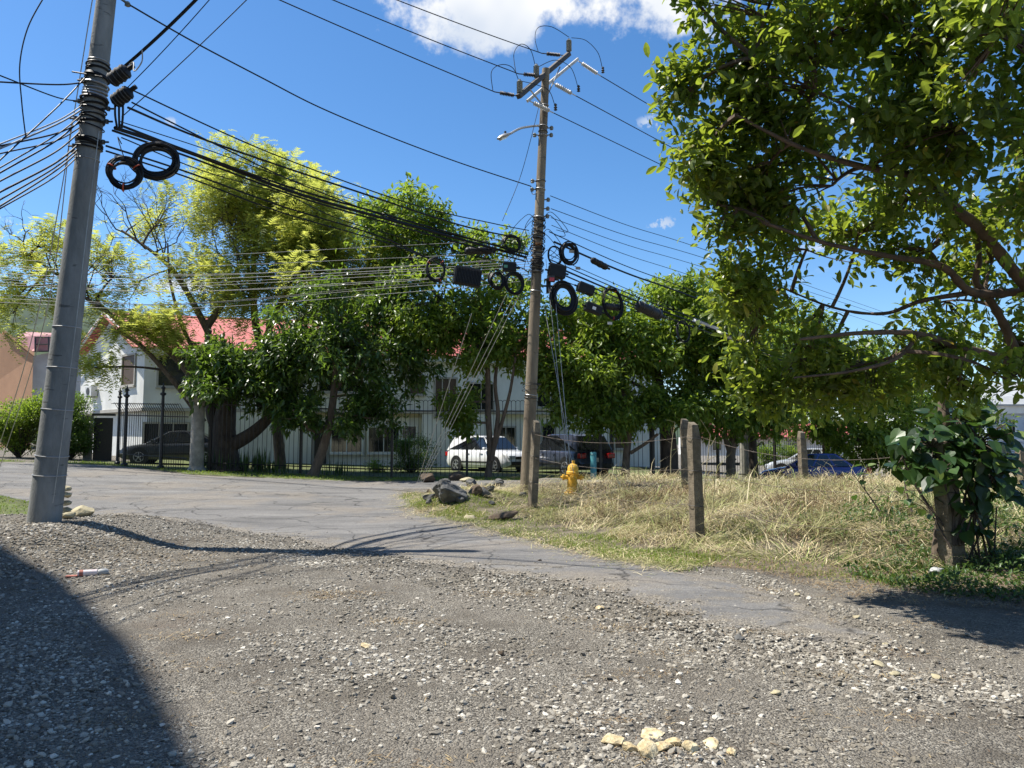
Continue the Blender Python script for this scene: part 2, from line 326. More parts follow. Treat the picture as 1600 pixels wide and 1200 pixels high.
def road_mat():
    m = bpy.data.materials.new('worn_asphalt'); m.use_nodes = True; t = m.node_tree; b = t.nodes['Principled BSDF']; L = t.links.new
    b.inputs['Roughness'].default_value = .85; b.inputs['Specular IOR Level'].default_value = .35
    g = t.nodes.new('ShaderNodeTexCoord').outputs['Object']
    def noise(s, d=6, r=.6, src=g):
        n = t.nodes.new('ShaderNodeTexNoise'); n.inputs['Scale'].default_value = s; n.inputs['Detail'].default_value = d; n.inputs['Roughness'].default_value = r; L(src, n.inputs['Vector']); return n.outputs[0]
    def ramp(src, stops):
        r = t.nodes.new('ShaderNodeValToRGB'); L(src, r.inputs[0]); e = r.color_ramp.elements
        while len(e) < len(stops): e.new(.5)
        for i, (p, c) in enumerate(stops): e[i].position = p; e[i].color = (*c, 1)
        return r.outputs[0]
    def mix(f, a, c, mode='MIX'):
        x = t.nodes.new('ShaderNodeMixRGB'); x.blend_type = mode
        for i, v in enumerate((f, a, c)):
            if isinstance(v, float): x.inputs[i].default_value = v
            else: L(v, x.inputs[i])
        return x.outputs[0]
    mp = t.nodes.new('ShaderNodeMapping'); mp.inputs['Rotation'].default_value = (0, 0, R(-52)); mp.inputs['Scale'].default_value = (.35, 1.6, 1); L(g, mp.inputs[0])
    base = ramp(noise(.9, 9, .68, mp.outputs[0]), [(.3, (.088, .086, .085)), (.5, (.152, .148, .144)), (.72, (.225, .218, .208))])
    base = mix(ramp(noise(.33, 6), [(.50, (0, 0, 0)), (.58, (.75, .75, .75))]), base, ramp(noise(4), [(.3, (.16, .143, .122)), (.7, (.23, .206, .176))]))
    vo = t.nodes.new('ShaderNodeTexVoronoi'); vo.inputs['Scale'].default_value = 95; L(g, vo.inputs['Vector'])
    sx = t.nodes.new('ShaderNodeSeparateColor'); L(vo.outputs['Color'], sx.inputs[0])
    c = mix(.55, base, ramp(sx.outputs[0], [(0, (.55, .55, .55)), (.6, (.95, .95, .95)), (1, (1.5, 1.48, 1.42))]), 'MULTIPLY')
    # cracks
    w = t.nodes.new('ShaderNodeTexVoronoi'); w.feature = 'DISTANCE_TO_EDGE'; w.inputs['Scale'].default_value = .6
    wv = t.nodes.new('ShaderNodeVectorMath'); wv.operation = 'ADD'; L(g, wv.inputs[0])
    nv = t.nodes.new('ShaderNodeTexNoise'); nv.inputs['Scale'].default_value = 1.3; nv.inputs['Detail'].default_value = 6; L(g, nv.inputs['Vector']); L(nv.outputs['Color'], wv.inputs[1]); L(wv.outputs[0], w.inputs['Vector'])
    crk = ramp(w.outputs['Distance'], [(0, (.22, .22, .22)), (.018, (1, 1, 1))])
    gate = ramp(noise(.5, 3), [(.40, (0, 0, 0)), (.48, (1, 1, 1))])
    c = mix(gate, c, mix(1.0, c, crk, 'MULTIPLY'))
    at_ = t.nodes.new('ShaderNodeAttribute'); at_.attribute_name = 'edge'
    ad = t.nodes.new('ShaderNodeMath'); ad.operation = 'MULTIPLY_ADD'; L(noise(2.6, 7, .65), ad.inputs[0]); ad.inputs[1].default_value = 1.5; L(at_.outputs['Fac'], ad.inputs[2])
    dm = ramp(ad.outputs[0], [(.70, (.9, .9, .9)), (1.0, (0, 0, 0))])
    grit = ramp(sx.outputs[1], [(.0, (.055, .048, .04)), (.4, (.13, .112, .086)), (.8, (.25, .22, .175)), (1, (.44, .40, .33))])
    c = mix(dm, c, grit)
    L(c, b.inputs['Base Color'])
    bp = t.nodes.new('ShaderNodeBump'); bp.inputs['Strength'].default_value = .6; bp.inputs['Distance'].default_value = .01; L(vo.outputs['Distance'], bp.inputs['Height'])
    bp2 = t.nodes.new('ShaderNodeBump'); bp2.inputs['Strength'].default_value = .6; bp2.inputs['Distance'].default_value = .06; L(noise(6, 7, .7), bp2.inputs['Height']); L(bp.outputs[0], bp2.inputs['Normal']); L(bp2.outputs[0], b.inputs['Normal'])
    return m
M['ground'] = ground_mat(); M['road'] = road_mat()
M['lawn_soil'] = mat('lawn_soil', (.095, .125, .028), (.06, .062, .025), .95, 2.2, .6, 40)
M['lot_soil'] = mat('lot_soil', (.165, .135, .095), (.075, .06, .043), .95, 5, 1, 30, detail=10)
# terrain sheet: fine near the camera, coarse out to the hills
def axis_pts(lo, hi, fine_lo, fine_hi, st, grow=1.12):
    a = list(np.arange(fine_lo, fine_hi+1e-6, st)); s = st
    while a[-1] < hi: s *= grow; a.append(a[-1]+s)
    s = st
    while a[0] > lo: s *= grow; a.insert(0, a[0]-s)
    return np.array(a)
gx = axis_pts(-2500, 2500, -14, 14, .2); gy = axis_pts(-60, 3000, -4, 27, .2)
X, Y = np.meshgrid(gx, gy); Z = H(X, Y); nx, ny = len(gx), len(gy)
ii = np.arange(nx*ny).reshape(ny, nx); F = np.stack([ii[:-1, :-1], ii[:-1, 1:], ii[1:, 1:], ii[1:, :-1]], -1).reshape(-1, 4)
ground = struct(obj('ground', np_mesh('ground', np.stack([X, Y, Z], -1).reshape(-1, 3), F, M['ground'], True)))
def inside(P, poly):
    x, y = P[:, 0], P[:, 1]; c = np.zeros(len(P), bool); n = len(poly); j = n-1
    for i in range(n):
        (xi, yi), (xj, yj) = poly[i], poly[j]
        c ^= ((yi > y) != (yj > y)) & (x < (xj-xi)*(y-yi)/(yj-yi+1e-12)+xi); j = i
    return c
def sheet(name, poly, mt, dz, step=.45, rag=.12, dens=.12, edge_drop=.0):
    """a sheet that follows the ground inside an outline whose edge is worn ragged"""
    P = []; n = len(poly)
    for i in range(n):
        a, b = np.array(poly[i]), np.array(poly[(i+1) % n]); L_ = np.hypot(*(b-a)); k = max(1, int(L_/dens)); nr = np.array([-(b-a)[1], (b-a)[0]])/max(L_, 1e-6)
        for j in range(k):
            p = a+(b-a)*j/k; w = vn(p[0], p[1], 3.1, 1)*.6+vn(p[0], p[1], 9, 2)*.4+vn(p[0], p[1], 23, 4)*.25; P.append(p+nr*w*rag)
    P = np.array(P); lo, hi = P.min(0), P.max(0)
    G = np.stack(np.meshgrid(np.arange(lo[0], hi[0], step), np.arange(lo[1], hi[1], step)), -1).reshape(-1, 2)+rng.uniform(-.1, .1, (1, 2))*step
    G = G[inside(G, P)]; A = [Vector(p) for p in P]+[Vector(p) for p in G]
    vs, es, fs, *_ = geometry.delaunay_2d_cdt(A, [], [list(range(len(P)))], 1, 1e-5)
    V = np.array([(v.x, v.y) for v in vs]); z = H(V[:, 0], V[:, 1])+dz
    z[:len(P)] -= edge_drop
    tri = np.array([f for f in fs if len(f) == 3])
    a, b, c = V[tri[:, 0]], V[tri[:, 1]], V[tri[:, 2]]; fl = ((b-a)[:, 0]*(c-a)[:, 1]-(b-a)[:, 1]*(c-a)[:, 0]) < 0; tri[fl] = tri[fl][:, ::-1]
    me = np_mesh(name, np.c_[V, z], tri, mt, True); Pl = P[::3]; ed_ = np.array([np.sqrt(((Pl-v)**2).sum(1).min()) for v in V]); ed_[:len(P)] = 0
    at_ = me.attributes.new('edge', 'FLOAT', 'POINT'); at_.data.foreach_set('value', np.clip(ed_/2.2, 0, 1).astype(np.float32))
    return struct(obj(name, me))
def pxpoly(pts): return [tuple(gp(*p)[:2]) for p in pts]
edge_px = [(660, 800), (690, 808), (760, 826), (850, 850), (930, 868), (1000, 880), (1070, 893), (1150, 912), (1230, 935), (1310, 965), (1385, 1002)]
grav_px = [(1290, 1005), (1200, 998), (1120, 980), (1060, 962), (980, 938), (900, 915), (820, 900), (740, 890), (660, 880), (590, 866), (500, 852), (420, 836), (330, 822), (250, 810), (170, 803)]
ROAD = [(-42, 20), (-42, 31.5)]+[(-30, 30.2), (-20, 28)]+pxpoly([(150, 724), (300, 743)])+[(-6.5, 25.6), (2, 26), (9, 27.5), (16, 33), (30, 44), (34, 40), (20, 28), (10, 23.6), (2, 22.6), (-3.2, 22.4)]+pxpoly(edge_px)+pxpoly(grav_px)+[(-7.4, 14.2), (-9.5, 14.0), (-12, 14.8), (-20, 17)]
road = sheet('road', ROAD, M['road'], .022, .4, .22, .1, .018)
# mown verge in front of the fence and the corner lawn on the left
VERGE = [(-42, 31.45), (-42, 33), (-30, 31.5), (-20, 29.6), (-15.4, 28.9), (-12, 27.7), (5.2, 28.4), (10.5, 31.7), (16, 36), (16.3, 33.5), (9, 27.45), (2, 25.95), (-6.5, 25.55)]+pxpoly([(300, 742), (150, 723)])+[(-20, 27.95), (-30, 30.15)]
lawn = sheet('lawn', VERGE, M['lawn_soil'], .03, .5, .1, .15, .02)
YARD = [(-17.2, 30), (-12, 28.05), (5.2, 28.7), (10.4, 32), (9, 46), (-8, 41), (-17, 37.5)]
yard = sheet('yard', YARD, M['lawn_soil'], .02, .8, .02, .4)
CORNER = [(-9.6, 14.9), (-10.6, 17.4), (-13, 19.0), (-18, 20.5), (-18, 15.5), (-11.4, 14.2)]
corner_lawn = sheet('corner_lawn', CORNER, M['lawn_soil'], .05, .5, .1, .12)
LOT = [(-3.6, 21.4)]+[(p[0]+.35, p[1]+.25) for p in EDGE[2:7]]+[(3.9, 8.9), (5.0, 7.6), (6.5, 7.2), (14, 6.5), (28, 12), (28, 25.5), (20, 24.8), (12, 22.6), (2, 21.8)]
lot = sheet('lot_ground', LOT, M['lot_soil'], .018, .5, .2, .12, .016)
# wooded hills on the skyline
M['hill'] = mat('wooded_hill', (.040, .068, .028), (.016, .034, .020), .95, .035, .9, .12, detail=12, coords='Object')
def hill(pts, Y0, depth, name='hills'):
    n = 240; us = np.linspace(0, 1, n); px = np.interp(us, np.linspace(0, 1, len(pts)), [p[0] for p in pts]); pz = np.interp(us, np.linspace(0, 1, len(pts)), [p[1] for p in pts])
    V = []; m = 40
    for j in range(m):
        v = j/(m-1); y = Y0+depth*v
        V.append(np.c_[px*(1+v*.25), np.full(n, y)+0*px, -8+(pz+8)*np.sin(v*math.pi/2)**.8*(1+.05*vn(px, y+0*px, .021))+(6*vn(px, y+0*px, .055, 3)+3.5*vn(px, y+0*px, .16, 1))*v])
    V = np.concatenate(V); k = np.arange(n*m).reshape(m, n)
    return struct(obj(name, np_mesh(name, V, np.stack([k[:-1, :-1], k[:-1, 1:], k[1:, 1:], k[1:, :-1]], -1).reshape(-1, 4), M['hill'], True)))
hill([(-1900, 80), (-1300, 120), (-1000, 165), (-800, 185), (-640, 195), (-520, 190), (-420, 172), (-330, 150), (-250, 128), (-150, 95), (-60, 70), (60, 50), (200, 30), (500, 25), (900, 20)], 700, 320)
# ------------------------------------------------------------------ utility poles
YL, YC = 11.5, 19.0
def axis_pt(a, b, py):            # a point on a leaning pole axis for a picture row
    f = (a[1]-py)/(a[1]-b[1]); return (a[0]+(b[0]-a[0])*f, py)
LA, LB = (69, 816), (166, 0)
CA, CB = (823, 756), (853, 108)
def Lp(py, dx=0, dy=0): p = axis_pt(LA, LB, py); return at(p[0]+dx, p[1], YL+dy)
def Cp(py, dx=0, dy=0): p = axis_pt(CA, CB, py); return at(p[0]+dx, p[1], YC+dy)
def pole_shaft(mb, p0, p1, r0, r1, n=22, seg=24):
    P = [p0+(p1-p0)*i/seg for i in range(seg+1)]; return mb.tube(P, [r0+(r1-r0)*i/seg for i in range(seg+1)], n)
# left pole
lb, lt = Lp(816), Lp(-150)
lroot = thing('utility_pole', 'thick grey round concrete pole leaning right, wrapped in cable straps, at the left', 'pole', lb)
LR0, LR1 = .228, .122
def Lr(py): return LR0+(LR1-LR0)*(816-py)/(816+150)
ax_l = (lt-lb).normalized()
pole_shaft(MB(), lb-ax_l*.5, lt, LR0+.006, LR1).build('shaft', M['concrete_pole'], lroot, smooth=True)
for py in (742, 712, 640, 575, 512, 250, 233, 176, 150, 97):
    MB().torus(Lp(py), ax_l+Vector((random.uniform(-.05, .05), random.uniform(-.05, .05), 0)), Lr(py)+.006, .008, 28, 6).build('metal_band', M['steel'], lroot, smooth=True)
for py in (108, 122, 132, 145, 158, 168, 184, 195, 222, 228):          # heaped straps and tie wires
    mb = MB()
    for k in range(3): mb.torus(Lp(py+random.uniform(-5, 5)), ax_l+Vector((random.uniform(-.16, .16), random.uniform(-.16, .16), 0)), Lr(py)+.016+.012*k*random.random(), random.uniform(.009, .018), 26, 6)
    mb.build('cable_strap', M['cable'] if random.random() < .75 else M['steel'], lroot, smooth=True)
for py, dx in ((125, -24), (158, -26), (170, 26), (185, -28), (190, 26), (222, 24), (228, -26), (237, -24)):
    s = 1 if dx > 0 else -1; c = Lp(py, dx*.9, -.06)
    MB().tube([Lp(py, dx*.5, -.05), Lp(py, dx*1.25, -.07)], .016, 8).tube([c+Vector((0, 0, -.03)), c+Vector((0, 0, .03))], .03, 8).build('cable_clamp', M['dark_steel'], lroot, smooth=True)
MB().tube([Lp(112, -40, -.12), Lp(120, 8, -.2)], .012, 6).build('strap_bolt', M['dark_steel'], lroot)
MB().tube([Lp(-12, 8, -.05), Lp(3, 30, -.05), Lp(8, 38, -.05)], .02, 8).lathe([(.03, -.04), (.045, -.03), (.03, -.01), (.045, .0), (.03, .03)], Lp(6, 34, -.05), (0, 0, 1), 12).build('spool_insulator', M['porcelain'], lroot, smooth=True)
MB().tube([Lp(816-30, 10, -.2), Lp(700, 12, -.17), Lp(500, 13, -.15), Lp(330, 12, -.14), Lp(205, 13, -.13)], .006, 6).build('ground_wire', M['steel'], lroot)
# central pole
cb, ct = Cp(756), Cp(108)
croot = thing('utility_pole', 'tall brown weathered concrete pole with crossarm and insulators, standing in the cut grass', 'pole', cb)
CR0, CR1 = .168, .098
def Cr(py): return CR0+(CR1-CR0)*(756-py)/(756-108)
ax_c = (ct-cb).normalized()
pole_shaft(MB(), cb-ax_c*.7, ct, CR0, CR1).build('shaft', M['old_pole'], croot, smooth=True)
# crossarm: rises to the right and towards the viewer's far side
ca0, ca1 = at(810, 151, 18.0), at(889, 84, 20.0)
cm_mid = (ca0+ca1)/2; cdir = (ca1-ca0).normalized()
MB().box(cm_mid, ((ca1-ca0).length, .12, .12), M=cdir.to_track_quat('X', 'Z').to_matrix()).build('crossarm', M['cross'], croot, bevel=.012)
c20, c21 = at(824, 158, 18.4), at(903, 92, 20.6)
d2 = (c21-c20).normalized()
MB().box((c20+c21)/2, ((c21-c20).length, .05, .07), M=d2.to_track_quat('X', 'Z').to_matrix()).build('second_crossarm', M['polymer'], croot)
MB().tube([Cp(165, -2, -.12), at(875, 105, 19.6)], .02, 6).tube([Cp(165, -2, -.12), at(828, 140, 18.3)], .02, 6).build('crossarm_brace', M['wire'], croot)
for px, py, Yd in ((812, 148, 18.05), (838, 123, 18.75), (889, 82, 19.95)):   # three ribbed insulators standing on the arm
    b = at(px, py, Yd); prof = [(.05, 0)]
    for k in range(9): prof += [(.078, .02+k*.034), (.062, .037+k*.034)]
    prof += [(.04, .345), (.02, .37)]
    MB().lathe(prof, b+Vector((0, 0, .03)), (0, 0, 1), 14).build('post_insulator', M['porcelain'], croot, smooth=True)
def strain(a, b, mt, name, r=.055, n=9):
    d = (b-a); L_ = d.length; prof = [(.014, -.12), (.014, 0)]
    for k in range(n): prof += [(.028, L_*(k+.1)/n), (r, L_*(k+.5)/n), (.028, L_*(k+.9)/n)]
    prof += [(.014, L_), (.014, L_+.14)]
    return MB().lathe(prof, a, d, 12).build(name, mt, croot, smooth=True)
SL = [((803, 149, 18.0), (781, 145, 17.85)), ((841, 118, 18.75), (818, 116, 18.6)), ((875, 86, 19.8), (854, 84, 19.65))]
for a, b in SL: strain(at(*a), at(*b), M['dark_polymer'], 'strain_insulator')
SR = [((834, 161, 18.5), (858, 173, 18.8)), ((868, 132, 19.3), (893, 146, 19.6)), ((909, 99, 20.5), (933, 115, 20.8))]
for a, b in SR: strain(at(*a), at(*b), M['polymer'], 'strain_insulator', .06, 10)
for px, py, Yd in ((868, 167, 18.9), (904, 138, 19.7), (942, 109, 20.9)):      # line taps hanging on the right side
    p = at(px, py, Yd)
    MB().lathe([(.02, -.1), (.05, -.08), (.02, -.05), (.05, -.02), (.02, .02), (.045, .05), (.015, .09)], p, (0, 0, 1), 10).build('line_tap', M['dark_steel'], croot, smooth=True)
for py in (165, 198, 206, 212, 283, 296, 340, 352, 372, 384, 392, 398, 405, 412, 418, 424, 618, 622, 455):
    MB().torus(Cp(py), ax_c+Vector((random.uniform(-.07, .07), random.uniform(-.07, .07), 0)), Cr(py)+.008, .012, 22, 6).build('metal_band', M['steel'] if random.random() < .6 else M['dark_steel'], croot, smooth=True)
for py, s in ((283, -1), (296, -1), (200, 1), (211, -1), (211, 1), (312, 1), (326, 1), (338, 1)):
    c = Cp(py, s*13, -.02); MB().tube([Cp(py, s*6), Cp(py, s*16)], .018, 8).lathe([(.03, -.05), (.05, -.04), (.03, -.01), (.05, .02), (.03, .05)], c, (0, 0, 1), 10).build('spool_insulator', M['porcelain'], croot, smooth=True)
for k in range(9):
    py = 345+k*10
    mb = MB()
    for j in range(3): mb.torus(Cp(py+random.uniform(-4, 4)), ax_c+Vector((random.uniform(-.3, .3), random.uniform(-.3, .3), 0)), Cr(py)+.03+.03*random.random(), random.uniform(.008, .014), 22, 5)
    mb.build('cable_strap', M['cable'], croot, smooth=True)
MB().box(Cp(381, 0, -.15), (.16, .02, .055), .1).build('orange_tag', solid('orange_tag', (.55, .2, .03)), croot)
for py, rr_ in ((600, .25), (604, .2), (610, .23)):
    MB().torus(Cp(py), ax_c+Vector((.25, -.3, 0))*random.uniform(-1, 1), rr_, .007, 22, 5).build('wire_loop', M['cable'], croot, smooth=True)
# street lamp on the central pole
la = [Cp(196, -4, -.05), at(826, 198, 18.9), at(812, 201, 18.8), at(797, 209, 18.7)]
lr = thing('street_lamp', 'grey street lamp on a bent arm fixed to the brown pole', 'lamp', la[0]); 
MB().tube(crom(la, 6), .03, 8).build('arm', M['steel'], lr, smooth=True)
hd = at(797, 209, 18.7); he = at(777, 217, 18.55); dd = (he-hd); q = dd.to_track_quat('X', 'Z').to_matrix(); mid = (hd+he)/2
hm = MB(); prof = [(-.19, .03, .03), (-.12, .075, .045), (.0, .11, .06), (.12, .10, .05), (.19, .05, .025)]
vs = []; 
for x, w_, h_ in prof:
    for k in range(10):
        a = 2*math.pi*k/10; vs.append(mid+q@Vector((x, math.cos(a)*w_, math.sin(a)*h_)))
hm.add(vs, [(i*10+k, i*10+(k+1) % 10, (i+1)*10+(k+1) % 10, (i+1)*10+k) for i in range(4) for k in range(10)]+[tuple(range(9, -1, -1)), tuple(range(40, 50))])
hm.build('lamp_head', M['steel'], lr, smooth=True)
MB().box(mid+q@Vector((.03, 0, -.05)), (.2, .15, .03), M=q).build('lamp_lens', solid('lens', (.6, .6, .55), .2), lr, bevel=.01)
MB().lathe([(.03, 0), (.03, .05), (.01, .06)], mid+q@Vector((-.08, 0, .055)), (0, 0, 1), 10).build('photocell', M['dark_steel'], lr)
# ------------------------------------------------------------------ wires, every one its own object
def wire(name, pts, r, mt, label, cat='cable', group=None, n=8, smooth_n=9):
    P = crom(pts, smooth_n) if len(pts) > 2 else [Vector(pts[0])+(Vector(pts[1])-Vector(pts[0]))*i/16 for i in range(17)]
    o = MB().tube(P, r, 6).build(name, mt, None, off=Vector(pts[0]), smooth=True); tag(o, label, cat, group); return o
def span(a, b, sag, k=9):
    a, b = Vector(a), Vector(b); return [a+(b-a)*i/k-Vector((0, 0, sag*4*(i/k)*(1-i/k))) for i in range(k+1)]
def beyond(a, b, f):              # carry a line on past b to its next, unseen support
    a, b = Vector(a), Vector(b); return a+(b-a)*f
ends = ['lower', 'middle', 'upper']
for i, ((a, b), (px, Yd)) in enumerate(zip(SL, ((468, 15.1), (552, 15.7), (652, 16.7)))):
    s = at(*b)+(at(*b)-at(*a)).normalized()*.14; wire('power_line', span(s, beyond(s, at(px, 0, Yd), 4.0), .25), .013, M['cable'], f'black power line running up left from the {ends[i]} dark insulator of the crossarm', 'power line', None)
for i, ((a, b), (px, py, Yd)) in enumerate(zip(SR, ((1120, 290, 24.4), (1075, 235, 24.2), (1090, 200, 25.0)))):
    s = at(*b)+(at(*b)-at(*a)).normalized()*.14; wire('power_line', span(s, beyond(s, at(px, py, Yd), 9), .5), .013, M['cable'], f'black power line running right from the {ends[i]} pale insulator of the crossarm', 'power line', None)
# jumper loops over the crossarm
J = [([(889, 58, 19.95), (862, 42, 19.8), (841, 43, 19.7), (836, 60, 19.7), (841, 81, 19.65)], 'black jumper loop from the tallest insulator back to the upper dark one'),
     ([(837, 106, 18.75), (829, 78, 18.7), (814, 69, 18.6), (803, 84, 18.6), (806, 113, 18.5)], 'black jumper loop from the middle standing insulator to its dark one'),
     ([(811, 127, 18.05), (801, 106, 18.0), (783, 101, 17.9), (768, 112, 17.8), (770, 141, 17.75)], 'black jumper loop at the lowest, leftmost insulator of the crossarm'),
     ([(893, 59, 19.95), (915, 63, 20.3), (934, 82, 20.7), (941, 106, 20.9)], 'black jumper arcing right from the tallest insulator'),
     ([(842, 104, 18.75), (868, 94, 19.2), (892, 106, 19.5), (903, 136, 19.7)], 'black jumper arcing over the crossarm to the middle right line'),
     ([(816, 127, 18.05), (840, 133, 18.4), (858, 142, 18.7), (867, 165, 18.9)], 'black jumper crossing behind the pole top to the lower right line')]
for P, lab in J: wire('jumper_wire', [at(*p) for p in P], .009, M['cable'], lab, 'wire')
# service line from the top of the left pole to the bracket on the central one
wire('service_line', [Lp(8, 38, -.05), at(300, 64, 12.7), at(410, 122, 14.0), at(500, 168, 15.2), at(610, 214, 16.5), at(720, 255, 17.8), Cp(291, -15)], .014, M['cable'], 'single black line from the top of the left pole to the central pole bracket', 'power line')
wire('service_tail', [Cp(291, -15), Cp(303, -12, -.1), Cp(302, -5, -.2)], .01, M['cable'], 'short black tail looping under the bracket of the central pole', 'wire')
# lines leaving the left pole up to the right, overhead
for a, b, r, lab in (((192, 106), (302, -6), .030, 'thick black cable rising right from the upper grey closure on the left pole'), ((196, 140), (320, -2), .009, 'thin black wire rising right between the closures of the left pole'), ((190, 183), (378, -3), .009, 'thin black wire rising right furthest from the left pole')):
    wire('overhead_cable', span(at(a[0], a[1], YL-.2), beyond(at(a[0], a[1], YL-.2), at(b[0], b[1], 10.6), 2.0), .1), r*.85, M['cable'], lab)
# the bundle between the two poles
B = [((205, 140), (420, 238), (640, 318), (770, 349), (826, 360), .013, 'uppermost thin black cable between the two poles'),
     ((200, 168), (330, 222), (560, 300), (720, 352), (812, 372), .020, 'second black cable from the top between the two poles'),
     ((206, 160), (350, 232), (480, 292), (640, 350), (818, 392), .014, 'third black cable from the top between the two poles'),
     ((180, 200), (300, 240), (470, 304), (640, 352), (822, 402), .034, 'thick lashed black cable bundle sagging between the two poles'),
     ((186, 195), (310, 242), (470, 298), (640, 346), (824, 398), .022, 'black cable lashed along the top of the thick bundle'),
     ((176, 204), (300, 247), (470, 309), (640, 358), (820, 408), .020, 'black cable lashed along the underside of the thick bundle'),
     ((166, 228), (290, 268), (440, 322), (600, 372), (700, 420), .018, 'black cable running below the bundle towards the ribbed box'),
     ((166, 236), (290, 276), (440, 332), (600, 378), (664, 402), .016, 'lowest black cable from the left pole to the thin red-tied coil'),
     ((190, 215), (320, 268), (450, 306), (560, 352), (820, 420), .011, 'thin black cable crossing behind the bundle between the two poles'),
     ((188, 190), (330, 236), (470, 286), (640, 338), (822, 386), .009, 'thinnest black wire above the lashed bundle')]
for i, (a, b, c, d, e, r, lab) in enumerate(B):
    Ys = [YL-.1, 13.2, 15.0, 17.0, YC-.1]
    wire('aerial_cable', [at(*p, y) for p, y in zip((a, b, c, d, e), Ys)], r, M['cable'], lab)
# lines leaving the left pole to the left
lefts = [(118, 0, .010), (128, 0, .012), (158, 0, .010), (163, 0, .01), (170, 0, .013), (178, 0, .010), (185, 0, .012), (190, 0, .012), (198, 0, .010), (205, 0, .012), (225, 0, .014), (232, 0, .012), (238, 0, .012), (245, 0, .010)]
tails = [250, 128, 118, 225, 232, 262, 270, 228, 240, 283, 300, 312, 322, 326]
ORD = ['topmost', 'second', 'third', 'fourth', 'fifth', 'sixth', 'seventh', 'eighth', 'ninth', 'tenth', 'eleventh', 'twelfth', 'thirteenth', 'lowest']
rank = {t: i for i, t in enumerate(sorted(tails))}
for (py, _, r), ty in zip(lefts, tails):
    p = axis_pt(LA, LB, py); a = at(p[0]-16, py, YL-.1); b = at(0, ty, 9.6); e = beyond(a, b, 3.2)
    wire('aerial_cable', [a, a+(b-a)*.35-Vector((0, 0, .04+.05*random.random())), b, a+(b-a)*1.6+Vector((0, 0, .06)), e+Vector((0, 0, .5))], r, M['cable'] if random.random() < .75 else M['grey_cable'], ORD[rank[ty]]+' at the left edge of the cables fanning out from the left pole', 'cable', 'cables fanning left from the left pole')
wire('drop_wire', [at(72, -10, 9.5), at(44, 42, 9.5), at(31, 100, 9.5), at(34, 160, 9.5), at(40, 212, 9.5)], .008, M['cable'], 'loose black wire hanging in a curve at the upper left', 'wire')
for i, (a, b) in enumerate((((146, -10), (57, 500)), ((112, 190), (70, 500)))):
    g = at(b[0]-60, 700, 20); wire('guy_wire', [at(*a, YL+1.0), at(*b, 15), onh(g.x, 19.5)], .009, M['wire'], ['thin slanting wire crossing behind the left pole, the longer of two', 'thin slanting wire crossing behind the left pole, the shorter of two'][i], 'wire')
# distant grey lines from the left edge to the central pole
far = [(397, 372, .008), (420, 400, .009), (424, 404, .009), (433, 408, .012), (438, 412, .009), (442, 416, .009), (446, 420, .010), (450, 424, .009), (466, 428, .014), (472, 434, .009), (478, 438, .009), (410, 392, .008)]
for i, (ya, yb, r) in enumerate(far):
    a = at(-30, ya-6, 27); b = Cp(yb, -8, -.1)
    m1 = at(250, ya+2+8*random.random(), 24.5); m2 = at(600, (ya+2*yb)/3+4+9*random.random(), 20.8)
    wire('aerial_cable', [beyond(b, a, 1.4), a, m1, m2, b], r*.68, M['grey_cable'] if i != 8 else M['cable'], 'black cable sagging lowest from the left edge to the central pole' if i == 8 else ('thin grey cable, '+ORD[sorted(y for k, (y, *_) in enumerate(far) if k != 8).index(ya)]+' of those crossing the feathery trees'), 'cable', None if i == 8 else 'thin grey cables crossing the feathery trees')
# lines leaving the central pole to the right
rt = [((860, 306), (1095, 388), .010, 'topmost of the thin lines right of the central pole'), ((861, 326), (1100, 403), .010, 'second of the thin lines right of the central pole'), ((861, 340), (1100, 418), .009, 'third of the thin lines right of the central pole'),
      ((862, 352), (1092, 435), .009, 'fourth of the thin lines right of the central pole'), ((858, 362), (1090, 458), .014, 'black line just above the thick cable right of the central pole'),
      ((866, 378), (1088, 466), .028, 'thick black cable carrying the small cylinder right of the central pole'),
      ((858, 405), (1150, 522), .016, 'black cable over the equipment right of the central pole'), ((858, 412), (1160, 532), .026, 'thick black cable through the equipment right of the central pole'), ((858, 420), (1165, 541), .020, 'lower black cable through the equipment right of the central pole'),
      ((858, 430), (1160, 537), .014, 'black cable under the equipment right of the central pole'), ((858, 398), (1150, 517), .010, 'thin black cable sagging above the equipment right of the central pole')]
for (a, b, r, lab) in rt:
    s = at(*a, YC); m = at((a[0]+b[0])/2, (a[1]+b[1])/2+4, 22.0); e = at(*b, 25.5)
    wire('aerial_cable', [s, m, e, beyond(s, e, 2.5), beyond(s, e, 7.0)], r, M['cable'], lab)
o = wire('aerial_pipe', [at(1085, 500, 24.2), at(1115, 512, 24.7), at(1142, 528, 25.2)], .07, mat('white_sleeve', (.6, .6, .6), (.5, .5, .5), .3), 'white protective sleeve round the cables beside the big tree', 'sleeve')
# guy wires of the central pole
GA = gp(652, 756)
for i, (a, pxo) in enumerate((((737, 490), 0), ((790, 462), 2), ((800, 468), 4), ((822, 440), 8))):
    wire('guy_wire', [at(*a, 18.9), Vector((GA.x+pxo*.02, GA.y+.05*i, GA.z+.03))], .0075, M['wire'], ['leftmost and shortest', 'second from the left', 'third from the left', 'rightmost'][i]+' of the pale stay wires anchored by the rubble', 'wire')
GB = at(893, 722, 18.0)
for i, (a, b) in enumerate((((853, 405), (886, 710)), ((862, 400), (891, 716)), ((851, 480), (896, 722)))):
    wire('guy_wire', [at(*a, 18.8), at(*b, 17.6)-Vector((0, 0, .25))], .0065, M['wire'], ['left', 'right', 'shortest, middle'][i]+' pale stay wire running down to the yellow hydrant', 'wire')
wire('stay_wire', [Cp(165, -8), at(815, 270, 18.6), at(785, 345, 18.2)], .008, M['cable'], 'thin dark wire slanting down left from below the crossarm', 'wire')
